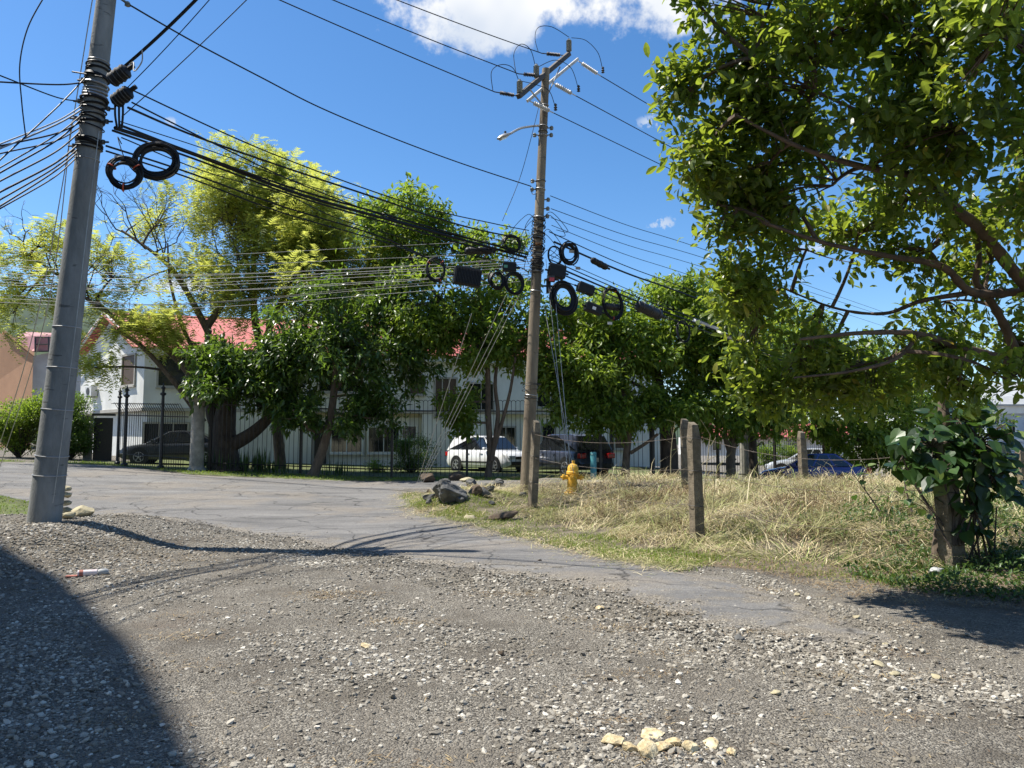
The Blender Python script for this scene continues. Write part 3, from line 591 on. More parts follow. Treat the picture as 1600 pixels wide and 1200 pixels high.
# tangles of short tails round the central pole
for k in range(12):
    py = random.uniform(340, 430); s = random.choice((-1, 1)); a = Cp(py, s*4, -.15)
    L_ = random.uniform(18, 55); P = [a, Cp(py-random.uniform(5, 22), s*L_*.4, -.3), Cp(py+random.uniform(-5, 25), s*L_, -.2), Cp(py+random.uniform(10, 40), s*L_*.6, -.1)]
    wire('loose_tail', P, .008, M['cable'], 'short loose black tail curling out of the straps on the central pole', 'wire', 'loose cable tails on the central pole')
# ------------------------------------------------------------------ coils, closures and boxes
def coil(px, py, Yd, rx, ry, thick, label, tilt=0, turns=7, ties=(), tie_mat='red_tie', yaw=.35):
    c = at(px, py, Yd); s = Yd/FPX; Rr = ry*s; el = rx/ry
    t = thing('cable_coil', label, 'cable coil', c, 0, 'spare cable coils hung on the lines')
    ax = Vector((math.sin(yaw), -math.cos(yaw), .1)); 
    rot = Matrix.Rotation(tilt, 3, ax); up = rot@Vector((1, 0, 0)); mb = MB()
    for k in range(turns*2):
        off = Vector((random.uniform(-1, 1), random.uniform(-1.6, 1.6), random.uniform(-1, 1)))*thick*.42*s
        mb.torus(c+off, ax+Vector((random.uniform(-.1, .1), random.uniform(-.1, .1), random.uniform(-.1, .1))), Rr-thick*s*.4+random.uniform(-.42, .42)*thick*s, max(.010, thick*s*.15), 34, 5, el*random.uniform(.96, 1.04), up)
    mb.build('winding', M['cable'], t, smooth=True)
    if 'red_tie' not in M: M['red_tie'] = solid('red_tie', (.45, .06, .02))
    u = (up-ax.normalized()*up.dot(ax.normalized())).normalized(); w = ax.normalized().cross(u)
    for a in ties:
        d = u*math.cos(a)*el+w*math.sin(a); p = c+d*(Rr-thick*s*.4); tg = (-u*math.sin(a)*el+w*math.cos(a)).normalized()
        MB().torus(p, tg, thick*s*.72, .012, 14, 5).build('tie', M[tie_mat], t, smooth=True)
    return t
coil(195, 272, YL-.35, 25, 26, 9, 'smaller black cable coil with orange ties beside the left pole', .3, 8, (.4, 2.4, 4.4))
coil(246, 252, YL+.1, 34, 29, 10, 'large black cable coil hanging beside the left pole', .35, 9, ())
coil(681, 421, 17.6, 15, 20, 3.4, 'thin black cable coil with red ties left of the ribbed box', 0, 5, (.8, 2.6, 5.2))
coil(800, 381, 18.5, 16, 15, 4, 'loose black cable coil hanging just above the closures left of the pole', 0, 6)
coil(776, 438, 18.5, 13, 15, 5, 'small round black coil right of the ribbed box', 0, 7)
coil(804, 443, 18.4, 16, 19, 4.5, 'black coil beside the central pole, right of the small round one', 0, 8)
coil(889, 396, 18.9, 15, 18, 6, 'thick black coil with a card hanging right of the pole', -.1, 9)
coil(867, 399, 19.1, 12, 16, 2.4, 'thin single-turn black coil between the pole and the thick coil', 0, 3)
coil(880, 465, 18.7, 22, 26, 9, 'big black coil under the equipment right of the pole', .1, 9)
coil(957, 474, 20.2, 17, 26, 4, 'tangled black coil with white tags round the dark closure', .1, 9, (1.0, 4.6))
coil(1068, 518, 23.0, 12, 18, 2.5, 'thin black coil drooping at the end of the equipment line', 0, 4)
wire('loose_tail', [at(190, 225, YL-.2), at(184, 215, YL-.3), at(196, 250, YL-.4), at(215, 272, YL-.3), at(242, 282, YL-.2), at(254, 283, YL-.1)], .008, M['cable'], 'black tail looping round both coils beside the left pole', 'wire')
MB_ = MB().box(at(186, 247, YL-.36), (.13, .01, .08), .2, None); tag(MB_.build('cable_tag', solid('pale_tag', (.5, .5, .5)), None, off=at(186, 247, YL-.36)), 'grey tag on the smaller coil beside the left pole', 'tag')
def closure(p0, p1, r, label, mt='black', ribs=5, name='splice_closure'):
    a, b = Vector(p0), Vector(p1); d = b-a; L_ = d.length
    t = thing(name, label, 'cable closure', a)
    MB().lathe([(r*.35, -.02), (r*.75, 0), (r, L_*.06), (r, L_*.5), (r*1.12, L_*.52), (r*1.12, L_*.6), (r, L_*.62), (r, L_*.94), (r*.7, L_), (r*.3, L_+.03)], a, d, 14).build('casing', M[mt], t, smooth=True)
    for k in range(ribs): MB().torus(a+d*(.14+.7*k/max(1, ribs-1)), d, r*1.02, r*.09, 16, 5).build('rib', M['dark_steel'], t, smooth=True)
    MB().tube([b, b+d.normalized()*.12], r*.35, 8).build('cable_gland', M['cable'], t, smooth=True)
    return t
M['closure_grey'] = mat('closure_grey', (.022, .022, .024), (.013, .013, .013), .5, 20, spec=.3)
closure(at(173, 127, YL-.3), at(199, 109, YL-.35), .105, 'grey domed closure high on the right of the left pole', 'closure_grey', 4)
closure(at(178, 160, YL-.35), at(203, 142, YL-.4), .10, 'black finned closure below the grey one on the left pole', 'black', 5)
for i, dx in enumerate((0, 6, 12)):
    wire('closure_lead', [at(180+dx, 160, YL-.35), at(180+dx, 180, YL-.35), at(183+dx*.6, 200, YL-.3)], .017, M['cable'], ['left', 'middle', 'right'][i]+' black lead hanging under the finned closure on the left pole', 'cable')
wire('service_loop', [at(222, 78, 11.0), at(222, 95, 11.0), at(214, 108, 11.0), at(209, 110, 11.0), at(209, 98, 11.1), at(203, 100, 11.2)], .010, M['grey_cable'], 'small grey service loop beside the grey closure on the left pole', 'cable')
closure(at(925, 406, 20.0), at(948, 418, 20.4), .085, 'small black cylinder on the thick cable right of the pole', 'black', 3)
closure(at(996, 477, 21.6), at(1032, 493, 22.3), .15, 'long grey-black closure on the line before the drooping coil', 'closure_grey', 3)
closure(at(945, 478, 20.1), at(968, 481, 20.4), .09, 'short dark closure inside the tangled coil', 'closure_grey', 2)
closure(at(728, 392, 18.2), at(768, 392, 18.5), .09, 'dark horizontal closure above the ribbed box', 'closure_grey', 3)
def equip(px, py, Yd, w, h, d, rz, label, lean=0, mt='black', plate=None):
    c = at(px, py, Yd); t = thing('equipment_box', label, 'box', c); m = Matrix.Rotation(rz, 3, 'Z')@Matrix.Rotation(lean, 3, 'Y')
    MB().box(c, (w, d, h), M=m).build('housing', M[mt], t, bevel=.015)
    MB().box(c+m@Vector((0, 0, h/2+.02)), (w*.9, d*.6, .04), M=m).build('hanger', M['dark_steel'], t)
    for k in (-1, 1): MB().tube([c+m@Vector((k*w*.5, 0, 0)), c+m@Vector((k*(w*.5+.1), 0, .0))], .025, 8).build('cable_gland', M['cable'], t)
    if plate: MB().box(c+m@Vector((plate[0]*w, -d/2-.006, plate[1]*h)), (plate[2], .006, plate[3]), M=m).build('label_plate', solid('plate'+str(px), plate[4]), t)
    return t, m, c
t, m, c = equip(730, 433, 18.1, .66, .40, .24, .28, 'long ribbed black amplifier box hanging left of the pole', .12)
for k in range(17): MB().box(c+m@Vector((-.30+k*.0375, -.135, 0)), (.012, .03, .37), M=m).build('fin', M['closure_grey'], t)
equip(796, 418, 18.6, .34, .2, .2, .1, 'small black box with a green card above the coils', .05, 'black', (-.3, 0, .09, .07, (.1, .3, .2)))
equip(915, 452, 19.4, .45, .22, .2, .3, 'upper black equipment box right of the big coil', .3)
equip(927, 483, 19.6, .46, .2, .22, .3, 'lower black equipment box with a white plate', .3, 'black', (-.05, .0, .1, .08, (.7, .7, .7)))
equip(870, 425, 18.8, .42, .3, .25, .25, 'bulky black box close against the right side of the pole', .15)
equip(857, 447, 18.7, .10, .34, .16, .1, 'narrow upright black box on the right side of the pole')
equip(862, 447-10, 18.55, .16, .12, .08, .1, 'small red-marked box on the right side of the pole', 0, 'black', (0, 0, .12, .09, (.5, .05, .06)))
for i, (px, py, Yd, col) in enumerate(((893, 393, 18.85, (.28, .25, .2)), (903, 419, 19.1, (.25, .22, .18)), (902, 479, 19.0, (.03, .3, .13)), (953, 505, 20.2, (.6, .6, .6)))):
    p = at(px, py, Yd); o = MB().box(p, (.13, .008, .075), .3, None).build('cable_tag', solid('tag_'+str(i), col), None, off=p)
    tag(o, ['brown card inside the thick coil right of the pole', 'tan card under the thick coil right of the pole', 'green card at the right rim of the big coil', 'white tag at the foot of the tangled coil'][i], 'tag')
# ------------------------------------------------------------------ iron fence, pillars
def fpt(px, py, Yd): p = at(px, py, Yd); return Vector((p.x, p.y, h1(p.x, p.y)))
FA = [Vector((-15.6, 30.0, 0)), Vector((-12.0, 28.0, 0))]; FB = [Vector((-11.4, 28.0, 0)), Vector((5.25, 28.6, 0))]; FC = [Vector((5.25, 28.6, 0)), Vector((14.6, 35.4, 0))]
def picket_mesh(h, sp, curved):
    mb = MB()
    if curved:
        P = [Vector((0, 0, .05))]+[Vector((0, 0, h*.78))]+[Vector((0, -.22*math.sin(a)-.0, h*.78+.34*math.sin(a*.9))) for a in np.linspace(.25, 1.3, 4)]+[Vector((0, -.36, h*.78+.26))]
        mb.tube(P, .011, 5)
    else:
        n = 7; mb.tube([Vector((0, 0, .06)), Vector((0, 0, h-sp/2))]+[Vector((sp/2-sp/2*math.cos(a), 0, h-sp/2+sp/2*math.sin(a))) for a in np.linspace(.35, math.pi, n)], .010, 5)
    me = bpy.data.meshes.new('picket'); me.from_pydata([tuple(v) for v in mb.v], [], mb.f); me.materials.append(M['iron']); return me
def fence(run, h, sp, nposts, label, curved=False, post_h=None, post_px=None):
    a, b = run; L_ = (b-a).length; d = (b-a)/L_; rz = math.atan2(d.y, d.x); base = Vector((a.x, a.y, h1(a.x, a.y)))
    t = thing('iron_fence', label, 'fence', base); me = picket_mesh(h, sp, curved); n = int(L_/sp)
    zf = lambda s: h1(a.x+d.x*s, a.y+d.y*s)
    for i in range(n):
        s = i*sp; o = obj('picket', me, t); o.location = (d.x*s, d.y*s, zf(s)-base.z); o.rotation_euler = (0, 0, rz)
    for z in ((.32, h*.86) if not curved else (.45, h*.72)):
        P = [Vector((a.x+d.x*s, a.y+d.y*s, zf(s)+z)) for s in np.linspace(0, L_, 14)]
        MB().tube(P, .022, 6).build('rail', M['iron'], t)
    ph = post_h or h*.98
    for i in range(len(post_px) if post_px else nposts):
        s = L_*i/(nposts-1) if nposts > 1 else 0
        if post_px: k_ = (post_px[i]-800)/FPX; s = (k_*a.y-a.x)/(d.x-k_*d.y)
        p = Vector((a.x+d.x*s, a.y+d.y*s, zf(s)))
        if curved:
            MB().lathe([(.11, 0), (.11, .12), (.06, .16), (.055, ph*.5), (.05, ph-.35), (.09, ph-.33), (.09, ph-.28), (.05, ph-.25), (.05, ph-.12), (.085, ph-.1), (.03, ph-.02), (.015, ph+.06)], p, (0, 0, 1), 12).build('post', M['iron'], t, smooth=True)
        else: MB().box(p+Vector((0, 0, ph/2)), (.09, .09, ph), rz).build('post', M['iron'], t)
    return t
fence(FA, 2.75, .135, 1, 'black iron fence with outward-curved pickets left of the stone pillar', True, 3.0)
for px, Yd, hh in ((195, 29.1, 3.05), (252, 28.5, 3.15)):
    p = at(px, 700, Yd); p.z = h1(p.x, p.y)
    t = [o for o in bpy.data.objects if o.name == 'iron_fence'][0]
    MB().lathe([(.13, 0), (.13, .1), (.07, .15), (.065, hh*.5), (.055, hh-.4), (.11, hh-.36), (.11, hh-.3), (.05, hh-.27), (.05, hh-.14), (.10, hh-.12), (.03, hh-.03), (.012, hh+.08)], p, (0, 0, 1), 12).build('post', M['iron'], t, smooth=True)
fence(FB, 2.9, .165, 5, 'long black iron hairpin fence in front of the white house', post_px=(330, 471, 613, 730, 938, 1020))
fence(FC, 2.75, .165, 4, 'black iron hairpin fence receding to the right behind the blue car')
def pillar(p, h, w, label):
    t = thing('pillar', label, 'pillar', p)
    MB().lathe([(w*.62, 0), (w*.66, .06), (w*.6, .14), (w*.5, .2)], p, (0, 0, 1), 18).build('base', M['col'], t, smooth=True)
    MB().lathe([(w*.5, .2), (w*.47, h*.5), (w*.44, h-.32)], p, (0, 0, 1), 18).build('shaft', M['col'], t, smooth=True)
    MB().lathe([(w*.46, h-.32), (w*.6, h-.28), (w*.62, h-.2), (w*.85, h-.1), (w*.88, h-.0), (w*.5, h+.02)], p, (0, 0, 1), 18).build('capital', M['col'], t, smooth=True)
p = at(308, 700, 27.75); p.z = h1(p.x, p.y)-.03; pillar(p, 2.75, .5, 'round mouldy concrete pillar at the corner of the iron fence')
p = at(1163, 700, 33); p.z = h1(p.x, p.y)-.03; pillar(p, 2.1, .42, 'short pale pillar in the iron fence left of the blue car')
# ------------------------------------------------------------------ white house behind the fence
HA, HB, HC = Vector((-18.1, 37.0, 0)), Vector((8.4, 43.6, 0)), Vector((-24.0, 41.9, 0))
fu = (HB-HA).normalized(); fn = Vector((fu.y, -fu.x, 0)); FL = (HB-HA).length        # along the front, out of the front
lu = (HC-HA).normalized(); ln = Vector((-lu.y, lu.x, 0)); ln = ln if ln.x < 0 else -ln; LLn = (HC-HA).length
house = thing('white_house', 'two-storey white house with a red metal roof behind the iron fence', 'house', (HA.x, HA.y, .55))
ZG, ZM, ZE = .2, 3.28, 6.15
def fpos(px):            # distance along the front for a picture column
    k = (px-800)/FPX; return (k*HA.y-HA.x)/(fu.x-k*fu.y)
def fz(px, py):
    s = fpos(px); Yd = HA.y+fu.y*s; return at(px, py, Yd).z
def lpos(px): k = (px-800)/FPX; return (k*HA.y-HA.x)/(lu.x-k*lu.y)
def lz(px, py): s = lpos(px); return at(px, py, HA.y+lu.y*s).z
bk = Vector((-.25, .97, 0))*9
HD = HB+bk; HE = HC+fu*2+bk*.4
def floor_block(name, z0, z1, inset, mt):
    a = HA+fn*-inset+ln*-inset*.5; b = HB+fn*-inset; c = HC+ln*-inset; poly = [a, b, HD, HE, c]
    MB().prism([Vector((p.x, p.y, z0)) for p in poly], (0, 0, z1-z0)).build(name, mt, house)
floor_block('lower_wall', ZG, ZM, .30, M['white_wall']); floor_block('upper_wall', ZM+.004, ZE, 0, M['white_wall'])
def fbox(s0, s1, z0, z1, d0, d1):   # box on the front: along s0..s1, standing off the wall d0..d1
    c = HA+fu*(s0+s1)/2+fn*(d0+d1)/2; m = Matrix(((fu.x, fn.x, 0), (fu.y, fn.y, 0), (0, 0, 1)))
    return MB().box(Vector((c.x, c.y, (z0+z1)/2)), (abs(s1-s0), abs(d1-d0), z1-z0), M=m)
def lbox(s0, s1, z0, z1, d0, d1):
    c = HA+lu*(s0+s1)/2+ln*(d0+d1)/2; m = Matrix(((lu.x, ln.x, 0), (lu.y, ln.y, 0), (0, 0, 1)))
    return MB().box(Vector((c.x, c.y, (z0+z1)/2)), (abs(s1-s0), abs(d1-d0), z1-z0), M=m)
fbox(.002, FL, ZM-.16, ZM-.002, -.28, .06).build('ledge', M['trim'], house); lbox(.002, LLn, ZM-.16, ZM-.002, -.25, .06).build('ledge', M['trim'], house)
fbox(0, FL, ZE-.28, ZE+.04, .01, .52).build('eave_board', M['white_wall'], house)
# roof: two slopes with standing seams, each slope a part, each seam a part of it
mid = (HA+HC)/2; rdir = fu; RZ = 8.25
r0 = mid-fu*.5+ln*.0; r1 = mid+fu*(FL+1.5)
e0 = HA-fu*.45+fn*.6; e1 = HB+fu*.6+fn*.6
b0 = HC-fu*.2+ln*.3; b1 = b0+fu*(FL+2)
def P3(p, z): return Vector((p.x, p.y, z))
fr = [P3(e0, ZE), P3(e1, ZE), P3(r1, RZ), P3(r0, RZ)]; nrm = (fr[1]-fr[0]).cross(fr[3]-fr[0]).normalized()
roof = MB().prism(fr, nrm*.06).build('roof', M['roof_red'], house)
br = [P3(b1, ZE+.3), P3(b0, ZE+.3), P3(r0, RZ+.001), P3(r1, RZ+.001)]; nb = (br[1]-br[0]).cross(br[3]-br[0]).normalized()
MB().prism(br, nb*.06).build('rear_roof', M['roof_red'], house)
ns = 46
for k in range(ns+1):
    f = k/ns; a = fr[0].lerp(fr[1], f)+nrm*.062; b = fr[3].lerp(fr[2], f)+nrm*.062
    MB().tube([a, b], .022, 4).build('roof_seam', M['roof_red'], roof)
MB().tube([P3(r0, RZ+.07), P3(r1, RZ+.07)], .07, 6).build('ridge_cap', M['roof_red'], roof)
# gable triangle over the left end, with white barge boards
gb = MB().prism([P3(HA+ln*-.02, ZE-.01), P3(HC+ln*-.02, ZE-.01), P3(mid+ln*-.02, RZ-.12)], ln*-.2).build('gable_wall', M['white_wall'], house)
for q in (HA-lu*.3, HC+lu*.3):
    a = P3(q-fu*.5, ZE-.15); b = P3(mid-fu*.5, RZ-.02); MB().prism([a, b, b+Vector((0, 0, .24)), a+Vector((0, 0, .24))], fu*.07).build('barge_board', M['white_wall'], house)
def window(side, px0, px1, py0, py1, name='window', bars=2, mt='glass', frame='trim', z=None, deep=0.0):
    pos, zz_, bx = (fpos, fz, fbox) if side == 'f' else (lpos, lz, lbox)
    s0, s1 = pos(px0), pos(px1); pm = (px0+px1)/2
    z1, z0 = zz_(pm, py0), zz_(pm, py1); s0, s1 = min(s0, s1), max(s0, s1); off = -deep; w = .09
    f = bx(s0, s1, z0, z1, off+.004, off+.02).build(name, M[mt], house)
    mb = MB()
    for a in ((s0-w, s0, z0-w, z1+w), (s1, s1+w, z0-w, z1+w), (s0, s1, z1, z1+w), (s0, s1, z0-w, z0)):
        q = bx(*a, off+.005, off+.08); mb.add(q.v, q.f)
    mb.build('frame', M[frame], f)
    for k in range(1, bars):
        c = s0+(s1-s0)*k/bars; bx(c-.025, c+.025, z0, z1, off+.022, off+.05).build('mullion', M[frame], f)
    if name == 'window': bx(s0-.12, s1+.12, z0-w-.06, z0-w-.002, off+.005, off+.12).build('sill', M[frame], f)
    return f
window('f', 246, 330, 546, 603, bars=2)                   # big upper window at the corner
window('f', 225, 292, 662, 705, bars=3, deep=.30)         # lower window behind the grey car
window('l', 190, 209, 556, 601, bars=1, mt='wood_shutter')
window('l', 138, 152, 560, 575, bars=1)
window('f', 433, 462, 600, 634, bars=2); window('f', 498, 560, 578, 611, bars=3)
window('f', 640, 662, 588, 615, bars=1, mt='wood_shutter'); window('f', 680, 712, 592, 652, bars=3, mt='wood_shutter', name='tall_window')
fbox(fpos(491), fpos(657), 2.9, ZM-.17, -.29, -.24).build('lintel_band', M['beige'], house)
window('f', 492, 511, 665, 725, name='door', bars=1, mt='iron', deep=.30)
window('f', 519, 566, 667, 706, bars=2, frame='white_wall', deep=.30); window('f', 577, 624, 668, 706, bars=2, frame='white_wall', deep=.30); window('f', 630, 651, 666, 685, bars=1, frame='white_wall', deep=.30)
fbox(fpos(358), fpos(488), ZG, ZM-.17, -.285, .02).build('porch_wall', M['white_wall'], house); fbox(fpos(660), fpos(775), ZG, ZM-.17, -.285, .02).build('porch_wall', M['white_wall'], house)
window('f', 778, 806, 668, 708, bars=2, deep=.30); window('f', 850, 868, 664, 690, bars=1, deep=.30); window('f', 733, 770, 600, 640, bars=2)
fbox(fpos(885), fpos(1030), ZG, ZM-.17, -.285, .02).build('porch_wall', M['white_wall'], house)
window('f', 960, 975, 668, 700, bars=1, mt='wood_shutter', deep=-.02); window('f', 840, 880, 605, 635, bars=2); window('f', 895, 918, 615, 645, bars=2); window('f', 950, 990, 610, 640, bars=2)
fbox(fpos(952), fpos(957), ZG, ZM-.2, .025, .10).build('downpipe', M['iron'], house)
p = HA+lu*lpos(147)+ln*.2
ac = thing('air_conditioner', 'small white air conditioner on the left wall of the white house', 'air conditioner', (p.x, p.y, lz(147, 615)))
MB().box(Vector((p.x, p.y, lz(147, 612))), (.85, .32, .55), math.atan2(lu.y, lu.x)).build('casing', solid('ac_white', (.6, .6, .58)), ac, bevel=.02)
MB().lathe([(.2, 0), (.2, .015)], Vector((p.x, p.y, lz(147, 612)))+ln*.165, ln, 16).build('fan_grille', M['dark_steel'], ac)
for s in (-.3, .3): MB().box(Vector((p.x, p.y, lz(147, 612)-.3))+lu*s-ln*.05, (.04, .3, .04), math.atan2(lu.y, lu.x)).build('bracket', M['dark_steel'], ac)
# gate pier and dark door at the left of the house
p = at(152, 700, 33.5); p.z = h1(p.x, p.y); gt = thing('side_gate', 'dark side gate with a mossy pier left of the white house', 'gate', p)
MB().box(p+Vector((-.42, 0, .98)), (.32, .3, 2.0), .3).build('gate_pier', M['col'], gt, bevel=.02); MB().box(p+Vector((.18, .1, .93)), (.75, .06, 1.9), .3).build('door', M['iron'], gt)
MB().box(p+Vector((.18, .1, 2.02)), (.9, .25, .1), .3).build('canopy', M['dark_steel'], gt)
# ------------------------------------------------------------------ terracotta house at the far left
def gable_wall(name, root, pts, ext, mt): MB().prism(pts, ext).build(name, mt, root)
tx = at(26, 700, 44); tz = h1(tx.x, tx.y)-.2
th = thing('terracotta_house', 'house with a plain terracotta end wall and pink roof at the far left', 'house', (tx.x, tx.y, tz))
wl = [at(-190, 722, 56), at(47, 716, 44), at(52, 557, 44), at(6, 522, 45.6), at(-190, 470, 56)]
MB().prism(wl, (-4.4, 6, 0)).build('end_wall', M['terracotta'], th)
MB().prism([at(53, 556, 43.7), at(5, 518, 45.3), at(5, 514, 45.3), at(54, 551, 43.7)], (-4.4, 6.2, 0)).build('verge_tile', M['terracotta'], th)
MB().prism([at(51, 640, 44.3), at(51, 556, 44.3), at(90, 549, 45.2), at(90, 640, 45.2)], (0.6, 5, 0)).build('side_wall', M['grey_sheet'], th)
rf = MB().prism([at(24, 527, 44.5), at(50, 550, 44.2), at(92, 550, 45), at(92, 522, 50), at(40, 520, 50)], (0, .0, .06)).build('roof', M['roof_pink'], th)
rl = MB()
MB().prism([at(54, 548, 44.2), at(54, 526, 44.3), at(98, 528, 45.2), at(98, 550, 45.1)], (0, .05, 0)).build('roof_panel', M['roof_pink'], th)
for px in (55, 76, 97): MB().tube([at(px, 550, 44.1), at(px, 526, 44.2)], .05, 5).build('panel_frame', M['dark_steel'], th)
for py in (527, 538, 549): MB().tube([at(54, py, 44.1), at(98, py, 45.0)], .04, 5).build('panel_frame', M['dark_steel'], th)
MB().box(at(20, 704, 43.6), (.35, .3, 1.3), 0).build('yellow_meter_pipe', M['hydrant'], th)
# ------------------------------------------------------------------ houses at the right, behind the trees
bb = at(1580, 690, 58); bz = h1(bb.x, bb.y)
M['blue_wall'] = mat('blue_white_wall', (.52, .60, .70), (.44, .52, .62), .9, 1.5)
bh = thing('blue_white_house', 'pale blue-white two-storey house at the right edge', 'house', (bb.x, bb.y, bz))
MB().prism([at(1542, 712, 58), at(1700, 712, 60), at(1700, 630, 60), at(1542, 630, 58)], (-1, 9, 0)).build('wall', M['blue_wall'], bh)
MB().prism([at(1538, 632, 57.2), at(1710, 632, 59.2), at(1710, 646, 59.2), at(1538, 646, 57.2)], (0, .8, 0)).build('eave_band', M['white_wall'], bh)
MB().prism([at(1520, 634, 56.8), at(1730, 634, 59), at(1690, 596, 64), at(1500, 606, 64)], (0, 0, .12)).build('roof', M['grey_sheet'], bh)
for px, py0, py1, w in ((1557, 648, 663, 10), (1581, 655, 678, 12), (1625, 655, 678, 14)):
    c = at(px, (py0+py1)/2, 57.85); f = MB().prism([at(px-w/2, py1, 57.9), at(px+w/2, py1, 57.95), at(px+w/2, py0, 57.95), at(px-w/2, py0, 57.9)], (0, .03, 0)).build('window', M['glass'], bh)
    MB().tube([at(px-w/2, py1, 57.85), at(px+w/2, py1, 57.85), at(px+w/2, py0, 57.85), at(px-w/2, py0, 57.85), at(px-w/2, py1, 57.85)], .07, 4).build('frame', M['white_wall'], f)
MB().prism([at(1560, 689, 57), at(1700, 689, 58.5), at(1700, 686, 58.5), at(1560, 686, 57)], (0, .3, 0)).build('string_course', M['white_wall'], bh)
MB().prism([at(1575, 700, 57.8), at(1590, 700, 57.9), at(1590, 690, 57.9), at(1575, 690, 57.8)], (0, .03, 0)).build('lower_window', M['wood_shutter'], bh)
wb = at(1215, 700, 60); wh = thing('red_roofed_house', 'low white house with a red roof beyond the fence at the right', 'house', (wb.x, wb.y, h1(wb.x, wb.y)))
MB().prism([at(1095, 712, 60), at(1330, 712, 60), at(1330, 682, 60), at(1095, 682, 60)], (0, 8, 0)).build('wall', M['white_wall'], wh)
MB().prism([at(1088, 686, 59.2), at(1340, 684, 59.2), at(1320, 664, 63), at(1110, 664, 63)], (0, 0, .12)).build('roof', M['roof_red'], wh)
for px in (1120, 1180, 1240, 1290):
    f = MB().prism([at(px-7, 704, 59.95), at(px+7, 704, 59.95), at(px+7, 691, 59.95), at(px-7, 691, 59.95)], (0, -.03, 0)).build('window', M['glass'], wh)
    MB().tube([at(px-7, 704, 59.9), at(px+7, 704, 59.9), at(px+7, 691, 59.9), at(px-7, 691, 59.9), at(px-7, 704, 59.9)], .05, 4).build('frame', M['white_wall'], f)
# ------------------------------------------------------------------ apartment block left of the view, whose shadow crosses the gravel
dh = Vector((math.cos(SUN_AZ), -math.sin(SUN_AZ), 0))/math.tan(SUN_EL); AH = 19.0
sh_edge = [Vector((-8.8, 11.8, 0)), Vector((-5.15, 8.8, 0)), Vector((-2.9, 5.95, 0)), Vector((-1.1, 3.2, 0))]
ab_e = [p-dh*AH for p in sh_edge]
foot = ab_e+[Vector((-7.6, -9, 0)), Vector((-24, -9, 0)), Vector((-24, ab_e[0].y+.3, 0))]
ab = thing('apartment_block', 'tall plain rendered block standing just left of the view', 'building', (-16, 2, 0))
MB().prism([Vector((p.x, p.y, -.3)) for p in foot], (0, 0, AH+.3)).build('wall', M['beige'], ab)
cen = sum(foot, Vector())/len(foot)
for i in range(3):
    a, b = ab_e[i], ab_e[i+1]; L_ = (b-a).length; d = (b-a)/L_; n_ = Vector((d.y, -d.x, 0)); n_ = n_ if n_.dot(a-cen) > 0 else -n_
    for fl in range(6):
        for k in range(max(1, int(L_/2.6))):
            c = a+d*(L_*(k+.5)/max(1, int(L_/2.6)))+n_*.02; c.z = 2.1+fl*3.2; m = Matrix(((d.x, n_.x, 0), (d.y, n_.y, 0), (0, 0, 1)))
            f = MB().box(c, (1.2, .03, 1.3), M=m).build('window', M['glass'], ab); mb = MB()
            for (ox, oz, w_, h_) in ((-.64, 0, .08, 1.46), (.64, 0, .08, 1.46), (0, .69, 1.2, .08), (0, -.69, 1.2, .08)): mb.box(c+m@Vector((ox, .02, oz)), (w_, .08, h_), M=m)
            mb.build('frame', M['trim'], f)
